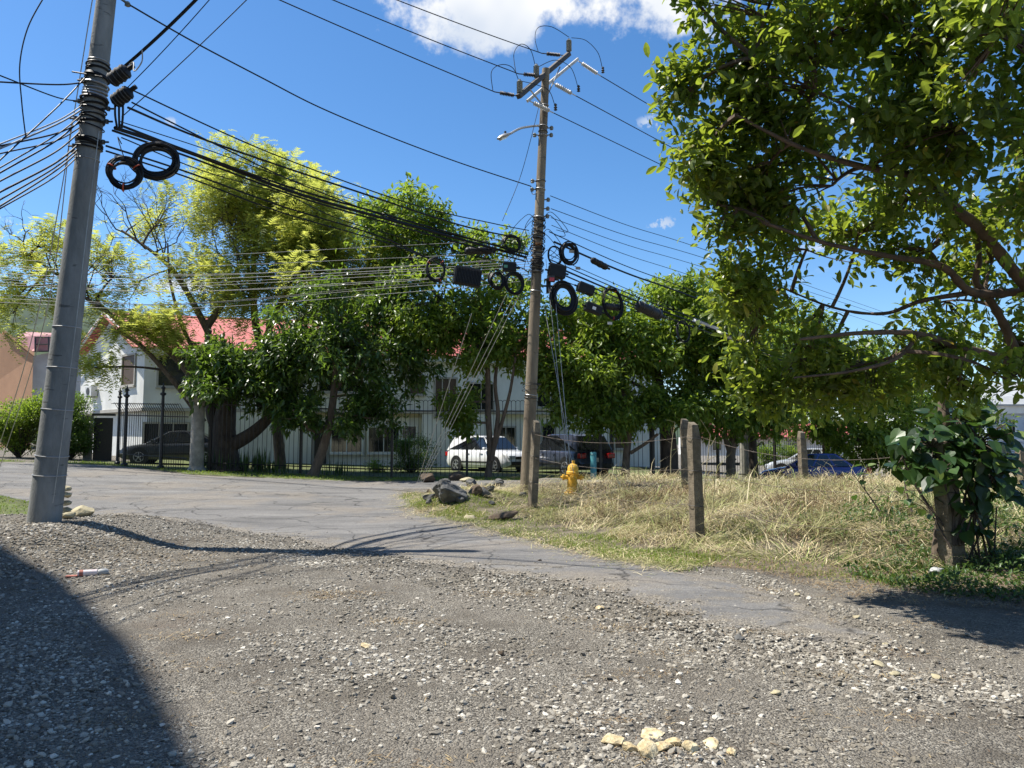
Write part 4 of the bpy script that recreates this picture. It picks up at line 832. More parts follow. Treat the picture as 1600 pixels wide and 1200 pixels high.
# ------------------------------------------------------------------ cars
M['tyre'] = mat('tyre', (.015, .015, .015), (.025, .025, .024), .8, 20); M['rim'] = mat('rim', (.5, .5, .52), (.4, .4, .42), .3, 8, metal=.8)
M['car_glass'] = mat('car_glass', (.010, .012, .014), (.014, .016, .018), .05, 2, spec=.8); M['trim_black'] = solid('trim_black', (.015, .015, .015), .5)
M['tail_red'] = solid('tail_red', (.45, .008, .008), .2); M['head_lamp'] = solid('head_lamp', (.55, .57, .58), .15); M['plate'] = solid('number_plate', (.5, .5, .45))
def paint(name, c, metal=.3): return mat(name, c, tuple(k*.92 for k in c), .3, 2, metal=metal, coat=.8)
def car(name, label, paint_mat, loc, rz, L=4.4, Wd=1.78, Ht=1.45, belt=.92, clear=.22, prof=None, roof=None, wheels=(.82, 3.4), wr=.32, tail=True, group=None, quarter=True):
    """local x runs from the front bumper (0) to the tail (L); prof: top outline of the lower body, roof: greenhouse outline"""
    t = thing(name, label, 'car', loc, rz, group); OFF[t.name] = Vector((L/2, 0, 0)); hw = Wd/2
    # lower body lofted along its length
    st = np.linspace(0, L, 25); px_, pz_ = zip(*prof); vs = []; m = 12
    for x in st:
        zt = np.interp(x, px_, pz_); e = min(x, L-x); w = hw*(1-.16*max(0, 1-e/.45)**2); zb = clear+.14*max(0, 1-e/.5)**2
        ring = [(-w*.93, zb), (-w, zb+.12), (-w*1.0, (zb+zt)/2), (-w*.985, zt-.12), (-w*.93, zt-.03), (-w*.75, zt+.005), (w*.75, zt+.005), (w*.93, zt-.03), (w*.985, zt-.12), (w, (zb+zt)/2), (w, zb+.12), (w*.93, zb)]
        vs += [Vector((x, y, z)) for y, z in ring]
    fs = [(i*m+k, i*m+(k+1) % m, (i+1)*m+(k+1) % m, (i+1)*m+k) for i in range(len(st)-1) for k in range(m)]+[tuple(range(m)), tuple((len(st)-1)*m+k for k in range(m))]
    body = MB().add(vs, fs).build('body', paint_mat, t, smooth=True)
    # greenhouse
    w0, w1 = hw*.93, hw*.74; n = len(roof); zb_, zt_ = min(z for _, z in roof), max(z for _, z in roof)
    wz = lambda z: w0+(w1-w0)*(z-zb_)/(zt_-zb_)
    vs = [Vector((x, -wz(z), z)) for x, z in roof]+[Vector((x, wz(z), z)) for x, z in roof]
    cabin = MB().add(vs, [tuple(range(n)), tuple(range(2*n-1, n-1, -1))]+[(i, i+n, (i+1) % n+n, (i+1) % n) for i in range(n)]).build('cabin', paint_mat, t, smooth=False, bevel=.03)
    # side glass, split by pillars; windscreen and rear screen
    zs0, zs1 = zb_+.06, zt_-.07
    def lim(z):       # cabin extent at a height
        xs = []
        for i in range(n):
            (xa, za), (xb, zb2) = roof[i], roof[(i+1) % n]
            if (za-z)*(zb2-z) < 0: xs.append(xa+(xb-xa)*(z-za)/(zb2-za))
        return min(xs), max(xs)
    (fa0, ra0), (fa1, ra1) = lim(zs0), lim(zs1)
    cuts = [0, .38, .72, 1] if quarter else [0, .5, 1]
    for sd in (-1, 1):
        for i in range(len(cuts)-1):
            g = .035; a0 = fa0+.1+(ra0-fa0-.2)*cuts[i]+g; b0_ = fa0+.1+(ra0-fa0-.2)*cuts[i+1]-g; a1 = fa1+.06+(ra1-fa1-.12)*cuts[i]+g; b1_ = fa1+.06+(ra1-fa1-.12)*cuts[i+1]-g
            a1, b1_ = max(a1, a0-.8), min(b1_, b0_+.8)
            q = [(a0, zs0), (b0_, zs0), (b1_, zs1), (a1, zs1)]
            MB().prism([Vector((x, sd*(wz(z)+.006), z)) for x, z in q], (0, sd*.008, 0)).build('side_window', M['car_glass'], t)
    # screens lie on the sloping front and rear planes
    fl = [roof[0], roof[1]]; rl_ = [roof[-1], roof[-2]]
    for nm, (pa, pb), sx in (('windscreen', fl, -1), ('rear_window', rl_, 1)):
        a = Vector((pa[0], 0, pa[1])).lerp(Vector((pb[0], 0, pb[1])), .1); b = Vector((pa[0], 0, pa[1])).lerp(Vector((pb[0], 0, pb[1])), .92); nn = Vector((b.z-a.z, 0, -(b.x-a.x))).normalized(); nn = nn if nn.x*sx > 0 else -nn
        MB().prism([a+nn*.02+Vector((0, -wz(a.z)*.9, 0)), a+nn*.02+Vector((0, wz(a.z)*.9, 0)), b+nn*.02+Vector((0, wz(b.z)*.9, 0)), b+nn*.02+Vector((0, -wz(b.z)*.9, 0))], nn*.014).build(nm, M['car_glass'], t)
    for x in wheels:
        for sd in (-1, 1):
            y = sd*(hw-.1)
            MB().lathe([(wr*1.17, 0), (wr*1.17, .115)], Vector((x, sd*(hw-.105), wr+.02)), (0, sd, 0), 24).build('wheel_arch', M['trim_black'], t)
            w_ = MB().lathe([(wr*.55, -.1), (wr*.95, -.1), (wr, -.07), (wr, .07), (wr*.95, .1), (wr*.66, .105)], Vector((x, y, wr)), (0, sd, 0), 26).build('wheel', M['tyre'], t, smooth=True)
            mb = MB().lathe([(wr*.66, 0), (wr*.66, .03), (wr*.58, .03), (wr*.56, .008)], Vector((x, y+sd*.1, wr)), (0, sd, 0), 22); mb.lathe([(wr*.17, 0), (wr*.17, .03), (wr*.1, .035)], Vector((x, y+sd*.1, wr)), (0, sd, 0), 12)
            for k in range(5):
                a = 2*math.pi*k/5+.3; mb.box(Vector((x+math.cos(a)*wr*.36, y+sd*.115, wr+math.sin(a)*wr*.36)), (wr*.46, .022, wr*.15), M=Matrix.Rotation(-a, 3, 'Y'))
            mb.build('rim', M['rim'], w_)
    zh = np.interp(.12, px_, pz_); zt2 = np.interp(L-.1, px_, pz_)
    for sd in (-1, 1):
        MB().box(Vector((.09, sd*hw*.66, zh-.13)), (.2, .36, .14)).build('headlight', M['head_lamp'], t, bevel=.03)
        MB().box(Vector((L-.07, sd*hw*.74, zt2-.14)), (.2, .34, .2)).build('tail_light', M['tail_red'], t, bevel=.03)
        MB().box(Vector((roof[0][0]+.35, sd*(hw+.07), belt+.08)), (.16, .17, .12)).build('wing_mirror', paint_mat, t, bevel=.03)
        for x in (L*.42, L*.63):
            d_ = MB().box(Vector((x, sd*(hw+.004), belt-.32)), (.012, .012, .5)).build('door_seam', M['trim_black'], t)
            MB().box(Vector((x-.12, sd*(hw*.99+.012), belt-.14)), (.17, .03, .03)).build('door_handle', paint_mat, t)
        MB().box(Vector((L*.5, sd*(hw+.006), clear+.24)), (wheels[1]-wheels[0]-2.2*wr, .02, .06)).build('side_moulding', M['trim_black'], t)
    MB().box(Vector((.02, 0, clear+.2)), (.12, Wd*.72, .16)).build('front_bumper', M['trim_black'], t, bevel=.02); MB().box(Vector((L-.02, 0, clear+.2)), (.12, Wd*.72, .16)).build('rear_bumper', M['trim_black'], t, bevel=.02)
    MB().box(Vector((.0, 0, zh-.16)), (.06, Wd*.42, .12)).build('grille', M['trim_black'], t); MB().box(Vector((L+.03, 0, zt2-.3)), (.03, .42, .16)).build('number_plate', M['plate'], t)
    return t
suv_p = lambda L, b: [(0, .62), (.12, .86), (.35, .95), (1.15, b+.02), (1.35, b+.02), (L-.25, b+.02), (L-.06, b-.06), (L, .6)]
suv_r = lambda L, b, h: [(1.05, b-.02), (1.85, h-.05), (2.2, h), (L-.85, h-.01), (L-.5, h-.07), (L-.1, b-.02)]
sed_p = lambda L, b: [(0, .5), (.1, .68), (.4, .78), (1.2, b), (3.3, b+.03), (L-.5, b+.06), (L-.1, b), (L, .55)]
sed_r = lambda L, b, h: [(1.05, b-.03), (1.95, h-.04), (2.35, h), (2.95, h-.02), (L-.55, b+.03)]
def put(px, Yd, dz=0): p = at(px, 700, Yd); return (p.x, p.y, h1(p.x, p.y)+dz)
# rz turns the nose: 0 = nose to the left, positive turns it towards the viewer
car('parked_suv', 'white boxy off-roader parked behind the fence and a forked tree', paint('paint_white', (.80, .81, .82), 0), put(764, 34.8, -.05), R(133), 4.4, 1.76, 1.68, 1.02, .26, suv_p(4.4, 1.02), suv_r(4.4, 1.02, 1.68), (.85, 3.5), .35)
car('parked_suv', 'dark blue-grey off-roader with red tail lights seen from behind', paint('paint_navy', (.045, .055, .085)), put(885, 32.2, -.05), R(-62), 4.6, 1.85, 1.72, 1.02, .26, suv_p(4.6, 1.02), suv_r(4.6, 1.02, 1.72), (.9, 3.65), .36)
car('parked_car', 'dark grey saloon nose-left behind the fence by the round pillar', paint('paint_grey', (.05, .054, .06)), put(279, 32.5, .03), R(12), 4.4, 1.74, 1.42, .9, .2, sed_p(4.4, .9), sed_r(4.4, .9, 1.42), (.85, 3.4), .32)
car('parked_car', 'bright blue saloon parked beyond the cut grass at the right', paint('paint_blue', (.012, .035, .20)), put(1270, 31.0, -.12), R(-24), 4.2, 1.72, 1.46, .92, .2, sed_p(4.2, .92), sed_r(4.2, .92, 1.46), (.8, 3.3), .32)
car('parked_car', 'pale silver car just behind the bright blue saloon', paint('paint_silver', (.55, .57, .60)), put(1262, 39.5, .0), R(-20), 4.2, 1.72, 1.48, .92, .2, sed_p(4.2, .92), sed_r(4.2, .92, 1.48), (.8, 3.3), .32)
# ------------------------------------------------------------------ foliage
G3 = [(.0, (.036, .075, .012)), (.4, (.078, .14, .02)), (.8, (.13, .20, .03)), (1, (.22, .25, .04))]
M['leaf'] = island_mat('glossy_leaf', G3, .42, .50, (.42, .58, .05), .45, patch=(.55, (.15, .19, .025), .52, .68, .6))
M['leaf_dark'] = island_mat('dark_leaf', [(0, (.014, .036, .009)), (.55, (.032, .070, .015)), (1, (.10, .16, .03))], .36, .38, (.30, .48, .045), .5)
M['leaf_fore'] = island_mat('foreground_leaf', [(0, (.028, .060, .010)), (.5, (.060, .110, .018)), (.85, (.105, .155, .025)), (.96, (.19, .20, .03)), (1, (.30, .19, .03))], .38, .52, (.46, .57, .05), .5, patch=(1.3, (.12, .15, .02), .5, .66, .5))
M['feather'] = island_mat('feathery_leaf', [(0, (.15, .20, .04)), (.5, (.24, .29, .055)), (.85, (.36, .37, .06)), (1, (.52, .45, .06))], .6, .58, (.72, .76, .15), .3, patch=(.4, (.13, .20, .05), .5, .62, .6))
M['vine'] = island_mat('vine_leaf', [(0, (.012, .034, .010)), (.6, (.028, .066, .016)), (.9, (.06, .12, .03)), (1, (.20, .22, .05))], .42, .25, (.18, .34, .04), .5)
M['grass'] = island_mat('grass_blade', [(0, (.07, .12, .015)), (.5, (.13, .20, .022)), (.85, (.20, .25, .035)), (1, (.36, .31, .11))], .6, .35, (.32, .45, .04), .3)
M['straw'] = island_mat('straw', [(0, (.16, .125, .07)), (.2, (.36, .29, .16)), (.6, (.60, .51, .30)), (.84, (.74, .66, .44)), (.88, (.26, .32, .09)), (1, (.34, .40, .13))], .7, .2, (.5, .4, .2), .3, patch=(.9, (.22, .24, .08), .5, .6, .75))
M['litter'] = island_mat('dry_litter', [(0, (.10, .06, .035)), (.5, (.22, .15, .08)), (1, (.42, .33, .18))], .8, 0, None, .2)
M['pebble'] = island_mat('pebble', [(0, (.08, .073, .062)), (.25, (.17, .155, .13)), (.75, (.27, .25, .213)), (.95, (.40, .38, .33)), (1, (.60, .57, .50))], .9, 0, None, .25, .5, patch=(.8, (.17, .15, .115), .48, .62, .55))
M['weed'] = island_mat('weed_leaf', [(0, (.02, .05, .012)), (.6, (.05, .10, .02)), (1, (.11, .16, .04))], .45, .25, (.2, .35, .04), .4)
def unit(v): return v/np.maximum(np.linalg.norm(v, axis=1, keepdims=True), 1e-9)
def rnd_dirs(n): return unit(rng.normal(size=(n, 3)))
def leaf_arrays(c, ax, nrm, ln, wd, fold=.18, curl=.12):
    """five points and four faces to a leaf"""
    ax = unit(ax); sd = unit(np.cross(ax, nrm)); nr = np.cross(sd, ax); ln = ln[:, None]; wd = wd[:, None]
    base = c; tip = c+ax*ln-nr*ln*curl; mid = c+ax*ln*.48; l = c+ax*ln*.45+sd*wd*.5+nr*wd*fold; r = c+ax*ln*.45-sd*wd*.5+nr*wd*fold
    V = np.stack([base, mid, tip, l, r], 1).reshape(-1, 3); k = np.arange(len(c))[:, None]*5
    F = np.concatenate([k+np.array([0, 4, 1]), k+np.array([1, 4, 2]), k+np.array([0, 1, 3]), k+np.array([1, 2, 3])], 1).reshape(-1, 3)
    return V, F
def round_leaf_arrays(c, ax, nrm, ln, wd, fold=.16, curl=.14):
    """an obovate leaf with a midrib: nine points, ten faces"""
    ax = unit(ax); sd = unit(np.cross(ax, nrm)); nr = np.cross(sd, ax); ln = ln[:, None]; wd = wd[:, None]; pt = []
    for f, w, z in ((0, 0, 0), (.35, 0, 0), (.7, 0, -.35), (1, 0, -1), (.28, .78, 0), (.64, 1, -.3), (.9, .52, -.8)):
        p = c+ax*ln*f+nr*ln*curl*z
        if w: pt += [p+sd*wd*.5*w+nr*wd*fold*w, p-sd*wd*.5*w+nr*wd*fold*w]
        else: pt.append(p)
    V = np.stack(pt, 1).reshape(-1, 3); k = np.arange(len(c))[:, None]*10   # 0 base 1 m1 2 m2 3 tip 4 l1 5 r1 6 l2 7 r2 8 l3 9 r3
    T = [(0, 1, 4), (1, 6, 4), (1, 2, 6), (2, 8, 6), (2, 3, 8), (0, 5, 1), (1, 5, 7), (1, 7, 2), (2, 7, 9), (2, 9, 3)]
    F = np.concatenate([k+np.array(t) for t in T], 1).reshape(-1, 3); return V, F
def crown_points(blobs, per, sig, rs, gap=.0):
    """leaf positions: each mass breaks into sprays, each spray into leafy clumps; with the outward direction at each"""
    C, O, B = [], [], []
    for cen, rad, n in blobs:
        cen, rad = np.array(cen), np.array(rad); m = max(3, int(n/9)); mr = float(np.mean(rad)); d = unit(rs.normal(size=(m, 3))); r = rs.uniform(.1, 1, m)**.5
        sc = cen+d*r[:, None]*rad*(1+.3*vn(d[:, 0]*3+cen[0], d[:, 1]*3+d[:, 2]*4, 1.0)[:, None]); k = max(1, int(n/m)); sr = rs.uniform(.22, .44, m)*mr
        e = unit(rs.normal(size=(m, k, 3)).reshape(-1, 3)+np.repeat(d, k, 0)*.5+np.array([0, 0, .35])); cl = np.repeat(sc, k, 0)+e*(np.repeat(sr, k)*rs.uniform(.35, 1.1, m*k))[:, None]*np.array([1.15, 1.1, .72])
        keep = vn(cl[:, 0]*1.7+cl[:, 2], cl[:, 1]*1.1+cl[:, 2]*1.6, 1.0) > gap-1.0; cl, e = cl[keep], e[keep]; B.append((cen, cl))
        q = np.repeat(cl, per, 0)+rs.normal(size=(len(cl)*per, 3))*sig; C.append(q); O.append(np.repeat(e, per, 0))
    return np.concatenate(C), np.concatenate(O), B
def limbs(mb, a, b, r0, r1, sag=.0, n=6, wob=.08):
    a, b = Vector(a), Vector(b); L_ = (b-a).length; m = (a+b)/2+Vector((random.uniform(-1, 1), random.uniform(-1, 1), random.uniform(-.3, 1)))*L_*wob-Vector((0, 0, sag))
    P = [a*(1-t)**2+m*2*t*(1-t)+b*t*t for t in np.linspace(0, 1, n)]; mb.tube(P, list(np.linspace(r0, r1, n)), 6 if r0 > .03 else 4); return P
def ramify(mb, p, d, L_, r, depth, rs, up=.25):
    """bare forking twigs"""
    d = Vector(d).normalized(); P = [Vector(p)]; n = 4
    for i in range(n): d = (d+Vector(rs.normal(size=3))*.16+Vector((0, 0, up*.25))).normalized(); P.append(P[-1]+d*L_/n)
    mb.tube(P, list(np.linspace(r, r*.6, n+1)), 6 if r > .02 else 4)
    if depth:
        for k in range(2 if rs.random() < .6 else 3): ramify(mb, P[-1] if k < 2 else P[2], d+Vector(rs.normal(size=3))*.62, L_*rs.uniform(.62, .85), r*.62, depth-1, rs, up)
def tree(name, label, group, base, trunks, blobs, per=26, sig=.16, lsize=(.16, .055), lm='leaf', bark='bark', twigs=.3, droop=.35, gap=.35, seed=1, twig_r=.018):
    """trunks: list of (points, r0, r1), first is the trunk; blobs: (centre, radii, clumps)"""
    rs = np.random.default_rng(seed); t = thing(name, label, 'tree', base, 0, group); off = Vector(base); nodes = []
    for i, (pts, r0, r1) in enumerate(trunks):
        P = crom(pts, 6); n = len(P); mb = MB().tube(P, [r0*(1-k/(n-1))**1.0+r1*(k/(n-1))+(r0*.5*max(0, 1-k/3)**2 if i == 0 else 0) for k in range(n)], 12)
        mb.build('trunk' if i == 0 else 'limb', M[bark], t, smooth=True); nodes += P[n//3:]
    C, O, B = crown_points(blobs, per, sig, rs, gap)
    mb = MB(); nn = np.array([tuple(p) for p in nodes])
    for cen, cl in B:
        j = np.argmin(((nn-cen)**2).sum(1)+(nn[:, 2] > cen[2]+.3)*4); P = limbs(mb, nn[j], cen, .05, .03, 0, 7, .12); hub = np.array([tuple(p) for p in P])
        for c in cl[rs.random(len(cl)) < twigs]:
            k = np.argmin(((hub-c)**2).sum(1)); limbs(mb, hub[max(0, k-1)], c, twig_r, .006, 0, 5, .15)
    struct(mb.build('branches', M[bark], t, smooth=True), 'stuff')
    n = len(C); ax = unit(O*.8+rs.normal(size=(n, 3))*.75+np.array([0, 0, -droop])); nr = unit(rs.normal(size=(n, 3))*.6+np.array([0, 0, 1.0])+O*.35)
    ln = lsize[0]*rs.uniform(.65, 1.3, n); V, F = leaf_arrays(C, ax, nr, ln, ln*lsize[1]/lsize[0]*rs.uniform(.8, 1.2, n))
    o = obj('crown', np_mesh('crown', V-np.array(off), F, M[lm], False), t); return t
def ftree(name, label, group, base, trunks, blobs, seed=1, per=9, fl=.62, bare=0):
    """feathery tree: each leaf is a frond of fine leaflets along a drooping stalk"""
    rs = np.random.default_rng(seed); t = thing(name, label, 'tree', base, 0, group); off = Vector(base); nodes = []
    for i, (pts, r0, r1) in enumerate(trunks):
        P = crom(pts, 6); n = len(P); MB().tube(P, [r0+(r1-r0)*k/(n-1) for k in range(n)], 10).build('trunk' if i == 0 else 'limb', M['bark'], t, smooth=True); nodes += P[n//4:]
    C, O, B = crown_points(blobs, per, .22, rs, .45); mb = MB(); nn = np.array([tuple(p) for p in nodes])
    for cen, cl in B:
        j = np.argmin(((nn-cen)**2).sum(1)+(nn[:, 2] > cen[2]+.2)*6); P = limbs(mb, nn[j], cen, .05, .03, -.1, 7, .12); hub = np.array([tuple(p) for p in P])
        for c in cl[rs.random(len(cl)) < .5]:
            k = np.argmin(((hub-c)**2).sum(1)); limbs(mb, hub[max(0, k-1)], c, .018, .006, 0, 6, .2)
    for cen, rad, n in ([] if not bare else bare):
        for k in range(n):
            d = rs.normal(size=3)*.7+np.array([0, 0, 1.0]); j = np.argsort(((nn-cen)**2).sum(1))[rs.integers(0, 7)]; ramify(mb, Vector(nn[j]), d, rad*.5, .035, 4, rs)
    struct(mb.build('branches', M['bark_dark'], t, smooth=True), 'stuff')
    n = len(C); ax = unit(O*.7+rs.normal(size=(n, 3))*.8+np.array([0, 0, .0])); L_ = fl*rs.uniform(.6, 1.25, n); up = np.tile(np.array([0, 0, 1.0]), (n, 1)); sd = unit(np.cross(ax, up)); nr = np.cross(sd, ax)
    k = 6; Cs, As, Ns, Ls, Ws = [], [], [], [], []
    for i in range(k):
        f = (i+.6)/k; p = C+ax*(L_*f)[:, None]-up*(L_*.35*f*f)[:, None]
        for s in (-1, 1):
            Cs.append(p); As.append(unit(sd*s*.9+ax*.55-up*.15)); Ns.append(nr+rs.normal(size=(n, 3))*.25); Ls.append(L_*.34*(1-.45*f)); Ws.append(L_*.085)
    C2, A2, N2, L2, W2 = (np.concatenate(q) for q in (Cs, As, Ns, Ls, Ws)); sd2 = unit(np.cross(A2, N2)); 
    a = C2+sd2*W2[:, None]*.5; b = C2-sd2*W2[:, None]*.5; c = C2+A2*L2[:, None]
    V = np.stack([a, b, c], 1).reshape(-1, 3); F = np.arange(len(V)).reshape(-1, 3)
    obj('crown', np_mesh('crown', V-np.array(off), F, M['feather'], False), t); return t
def A(px, py, Yd): return at(px, py, Yd)
def rad(wpx, hpx, Yd, dy): return (wpx*Yd/FPX, dy, hpx*Yd/FPX)
def bl(px, py, Yd, w, h, dy, n): return (tuple(at(px, py, Yd)), rad(w, h, Yd, dy), n)
def bw(px, py, Yd, w, h, dy, n): return bl(px, py, Yd, w*1.14, h*1.08, dy*1.1, int(n*1.22))
def gbase(px, Yd): p = at(px, 700, Yd); return Vector((p.x, p.y, h1(p.x, p.y)-.05))
# feathery trees at the left
b = gbase(352, 30.5)
ftree('feathery_tree', 'sparse yellow-green feathery tree with leaning trunks behind the round pillar', 'trees along the fence', b,
      [([b, A(338, 640, 30.5), A(328, 560, 30.6), A(324, 500, 30.6)], .22, .13), ([A(330, 640, 30.4), A(285, 570, 30.2), A(230, 522, 30), A(190, 505, 29.8), A(150, 470, 29.6)], .17, .06),
       ([A(318, 660, 30.4), A(275, 600, 30), A(220, 540, 29.5), A(178, 515, 29.2)], .14, .06), ([A(326, 520, 30.6), A(300, 470, 30.8), A(272, 425, 31), A(240, 395, 31), A(190, 360, 31)], .15, .04), ([A(324, 510, 30.6), A(350, 470, 30.8), A(372, 420, 31), A(392, 385, 31.2)], .16, .06),
       ([A(310, 560, 30.4), A(285, 510, 30.2), A(266, 440, 30), A(262, 380, 30)], .10, .03), ([A(200, 508, 29.6), A(140, 470, 29.4), A(90, 430, 29.2), A(40, 395, 29)], .08, .03)],
      [bw(60, 385, 29, 75, 45, 1.4, 60), bw(30, 450, 29, 60, 35, 1.3, 45), bw(180, 430, 30, 75, 45, 1.6, 60), bw(180, 520, 29.2, 60, 38, 1.3, 60), bw(150, 575, 28.9, 28, 26, .7, 26), bw(245, 500, 30, 60, 36, 1.3, 40), bw(245, 350, 31, 70, 55, 1.6, 30), bw(320, 420, 31, 60, 50, 1.6, 70), bw(345, 330, 31.5, 60, 50, 1.6, 95), bw(290, 530, 30, 40, 25, 1, 24), bw(20, 490, 29, 45, 25, 1, 18)], 3,
      per=8, bare=[(tuple(A(250, 400, 31)), 2.8, 6), (tuple(A(200, 370, 30.8)), 2.4, 4), (tuple(A(385, 400, 31)), 2.2, 3), (tuple(A(140, 470, 29.5)), 2.0, 4), (tuple(A(60, 410, 29)), 1.6, 3)])
b = gbase(440, 32)
ftree('feathery_tree', 'dense tall feathery tree reaching behind the cable bundle', 'trees along the fence', b,
      [([b, A(425, 600, 32), A(400, 510, 32), A(396, 430, 32), A(400, 360, 32)], .24, .08), ([A(410, 540, 32), A(440, 470, 32), A(470, 400, 32), A(500, 340, 32)], .15, .05), ([A(412, 560, 32), A(470, 500, 32), A(540, 440, 31.8), A(590, 410, 31.6)], .15, .05), ([A(396, 470, 32), A(385, 400, 32), A(380, 330, 32)], .1, .04)],
      [bw(400, 300, 32, 75, 60, 1.9, 170), bw(470, 330, 32, 75, 65, 1.9, 190), bw(420, 390, 31.6, 80, 60, 1.9, 170), bw(520, 390, 31.6, 80, 60, 1.9, 200), bw(590, 415, 31.2, 65, 48, 1.7, 160), bw(480, 450, 31.2, 90, 50, 1.9, 190), bw(380, 460, 31, 60, 40, 1.6, 80), bw(560, 480, 31, 80, 40, 1.8, 130), bw(440, 275, 32.2, 45, 28, 1.2, 60)], 5)
# broad-leaved trees along the fence
b = gbase(356, 28.9)
tree('broadleaf_tree', 'dark glossy-leaved tree on a thick gnarled stump right of the pillar', 'trees along the fence', b,
     [([b, A(350, 690, 28.9), A(352, 650, 28.9), A(358, 610, 28.9)], .55, .3), ([A(352, 700, 28.9), A(392, 678, 28.7), A(425, 645, 28.5), A(440, 600, 28.4)], .30, .12), ([A(345, 680, 28.9), A(330, 640, 29), A(340, 590, 29)], .28, .15)],
     [bw(365, 565, 28, 52, 42, 1.4, 190), bw(420, 570, 28, 55, 45, 1.5, 190), bw(470, 560, 28.2, 45, 50, 1.4, 150), bw(390, 606, 27.8, 50, 24, 1.2, 90), bw(450, 625, 27.8, 40, 24, 1.1, 80), bw(345, 600, 27.8, 32, 26, 1, 60)], 13, .15, (.30, .105), 'leaf_dark', 'bark_dark', .2, .55, .3, 7)
b = gbase(488, 27.2)
tree('broadleaf_tree', 'slim leaning tree with a bare elbow branch in front of the white house', 'trees along the fence', b,
     [([b, A(500, 715, 27.2), A(513, 670, 27.2), A(521, 620, 27.2), A(526, 560, 27.3), A(530, 500, 27.4)], .19, .09), ([A(512, 671, 27.2), A(488, 673, 27.0), A(472, 656, 26.9), A(458, 640, 26.8)], .08, .04), ([A(522, 610, 27.2), A(570, 560, 27.3), A(610, 520, 27.4)], .09, .04)],
     [bw(530, 500, 27.5, 85, 45, 2.0, 210), bw(500, 560, 27.2, 70, 45, 1.7, 200), bw(580, 545, 27.5, 66, 42, 1.8, 180), bw(602, 622, 27.2, 44, 24, 1.2, 85), bw(640, 562, 27.6, 44, 34, 1.4, 90), bw(470, 650, 26.9, 30, 22, .8, 50), bw(580, 655, 26.9, 42, 22, .9, 60), bw(620, 490, 28, 60, 50, 1.6, 150)], 14, .16, (.27, .095), 'leaf_dark', 'bark', .22, .5, .3, 9)
b = gbase(762, 28.0)
tree('broadleaf_tree', 'tall multi-stemmed tree forking low in front of the white off-roader', 'trees along the fence', b,
     [([b, A(766, 710, 28), A(763, 650, 28), A(762, 580, 28.1), A(755, 500, 28.3), A(740, 420, 28.4)], .14, .07), ([A(768, 720, 27.9), A(778, 650, 27.9), A(774, 590, 28), A(790, 500, 28.2)], .10, .05), ([A(772, 700, 27.9), A(790, 640, 27.8), A(800, 595, 27.8), A(810, 520, 28)], .08, .04), ([A(758, 540, 28.2), A(690, 470, 28.6), A(640, 400, 29), A(625, 350, 29)], .11, .04)],
     [bw(625, 345, 29, 58, 48, 1.7, 190), bw(665, 400, 29, 60, 55, 1.7, 190), bw(770, 385, 28.8, 38, 34, 1.2, 90), bw(700, 480, 28.6, 85, 55, 2.0, 260), bw(780, 490, 28.6, 60, 60, 1.7, 200), bw(668, 525, 28.2, 56, 40, 1.7, 150), bw(745, 540, 28, 50, 36, 1.5, 100), bw(800, 550, 28.2, 34, 36, 1.2, 70), bw(716, 630, 27.8, 24, 22, .8, 40), bw(725, 660, 27.7, 22, 18, .6, 28), bw(590, 320, 29, 26, 18, .8, 35), bw(685, 350, 29, 20, 22, .8, 35)], 15, .16, (.25, .10), 'leaf', 'bark', .25, .45, .32, 11)
b = gbase(976, 28.1)
tree('broadleaf_tree', 'tree with a pale short trunk right of the teal post', 'trees along the fence', b,
     [([b, A(979, 710, 28.1), A(982, 670, 28.1), A(975, 620, 28.2), A(950, 570, 28.4)], .16, .08), ([A(985, 708, 28.0), A(1010, 692, 27.8), A(1028, 678, 27.7)], .07, .05)],
     [bw(900, 520, 28.6, 60, 50, 1.8, 200), bw(960, 500, 28.8, 70, 45, 1.8, 210), bw(900, 590, 28, 65, 50, 1.7, 210), bw(960, 570, 28.2, 60, 50, 1.7, 190), bw(870, 560, 28.4, 36, 60, 1.3, 110), bw(935, 640, 27.8, 55, 26, 1.2, 120), bw(985, 655, 27.6, 30, 22, .8, 60), bw(935, 665, 27.6, 20, 16, .6, 26)], 15, .16, (.25, .10), 'leaf', 'bark', .25, .45, .32, 13)
b = gbase(1045, 28.6)
tree('broadleaf_tree', 'broad tree with a thick dark trunk behind the pair of concrete posts', 'trees along the fence', b,
     [([b, A(1045, 700, 28.6), A(1040, 650, 28.6), A(1028, 600, 28.7), A(1020, 540, 28.8)], .36, .16), ([A(1034, 640, 28.6), A(1010, 610, 28.4), A(988, 598, 28.2)], .1, .06), ([A(1040, 640, 28.6), A(1080, 605, 28.7), A(1120, 590, 28.8)], .12, .06)],
     [bw(1020, 490, 29, 80, 40, 2.0, 220), bw(1080, 500, 29, 70, 45, 1.9, 200), bw(1040, 550, 28.6, 80, 40, 1.9, 200), bw(1110, 560, 28.8, 60, 40, 1.7, 150), bw(1010, 635, 27.9, 45, 26, 1.1, 100), bw(1070, 640, 27.9, 45, 24, 1.1, 100), bw(1090, 610, 28.2, 60, 30, 1.4, 110), bw(1040, 460, 29.2, 50, 20, 1.4, 80)], 15, .16, (.25, .10), 'leaf', 'bark_dark', .25, .45, .32, 15)
b = gbase(1142, 29.2)
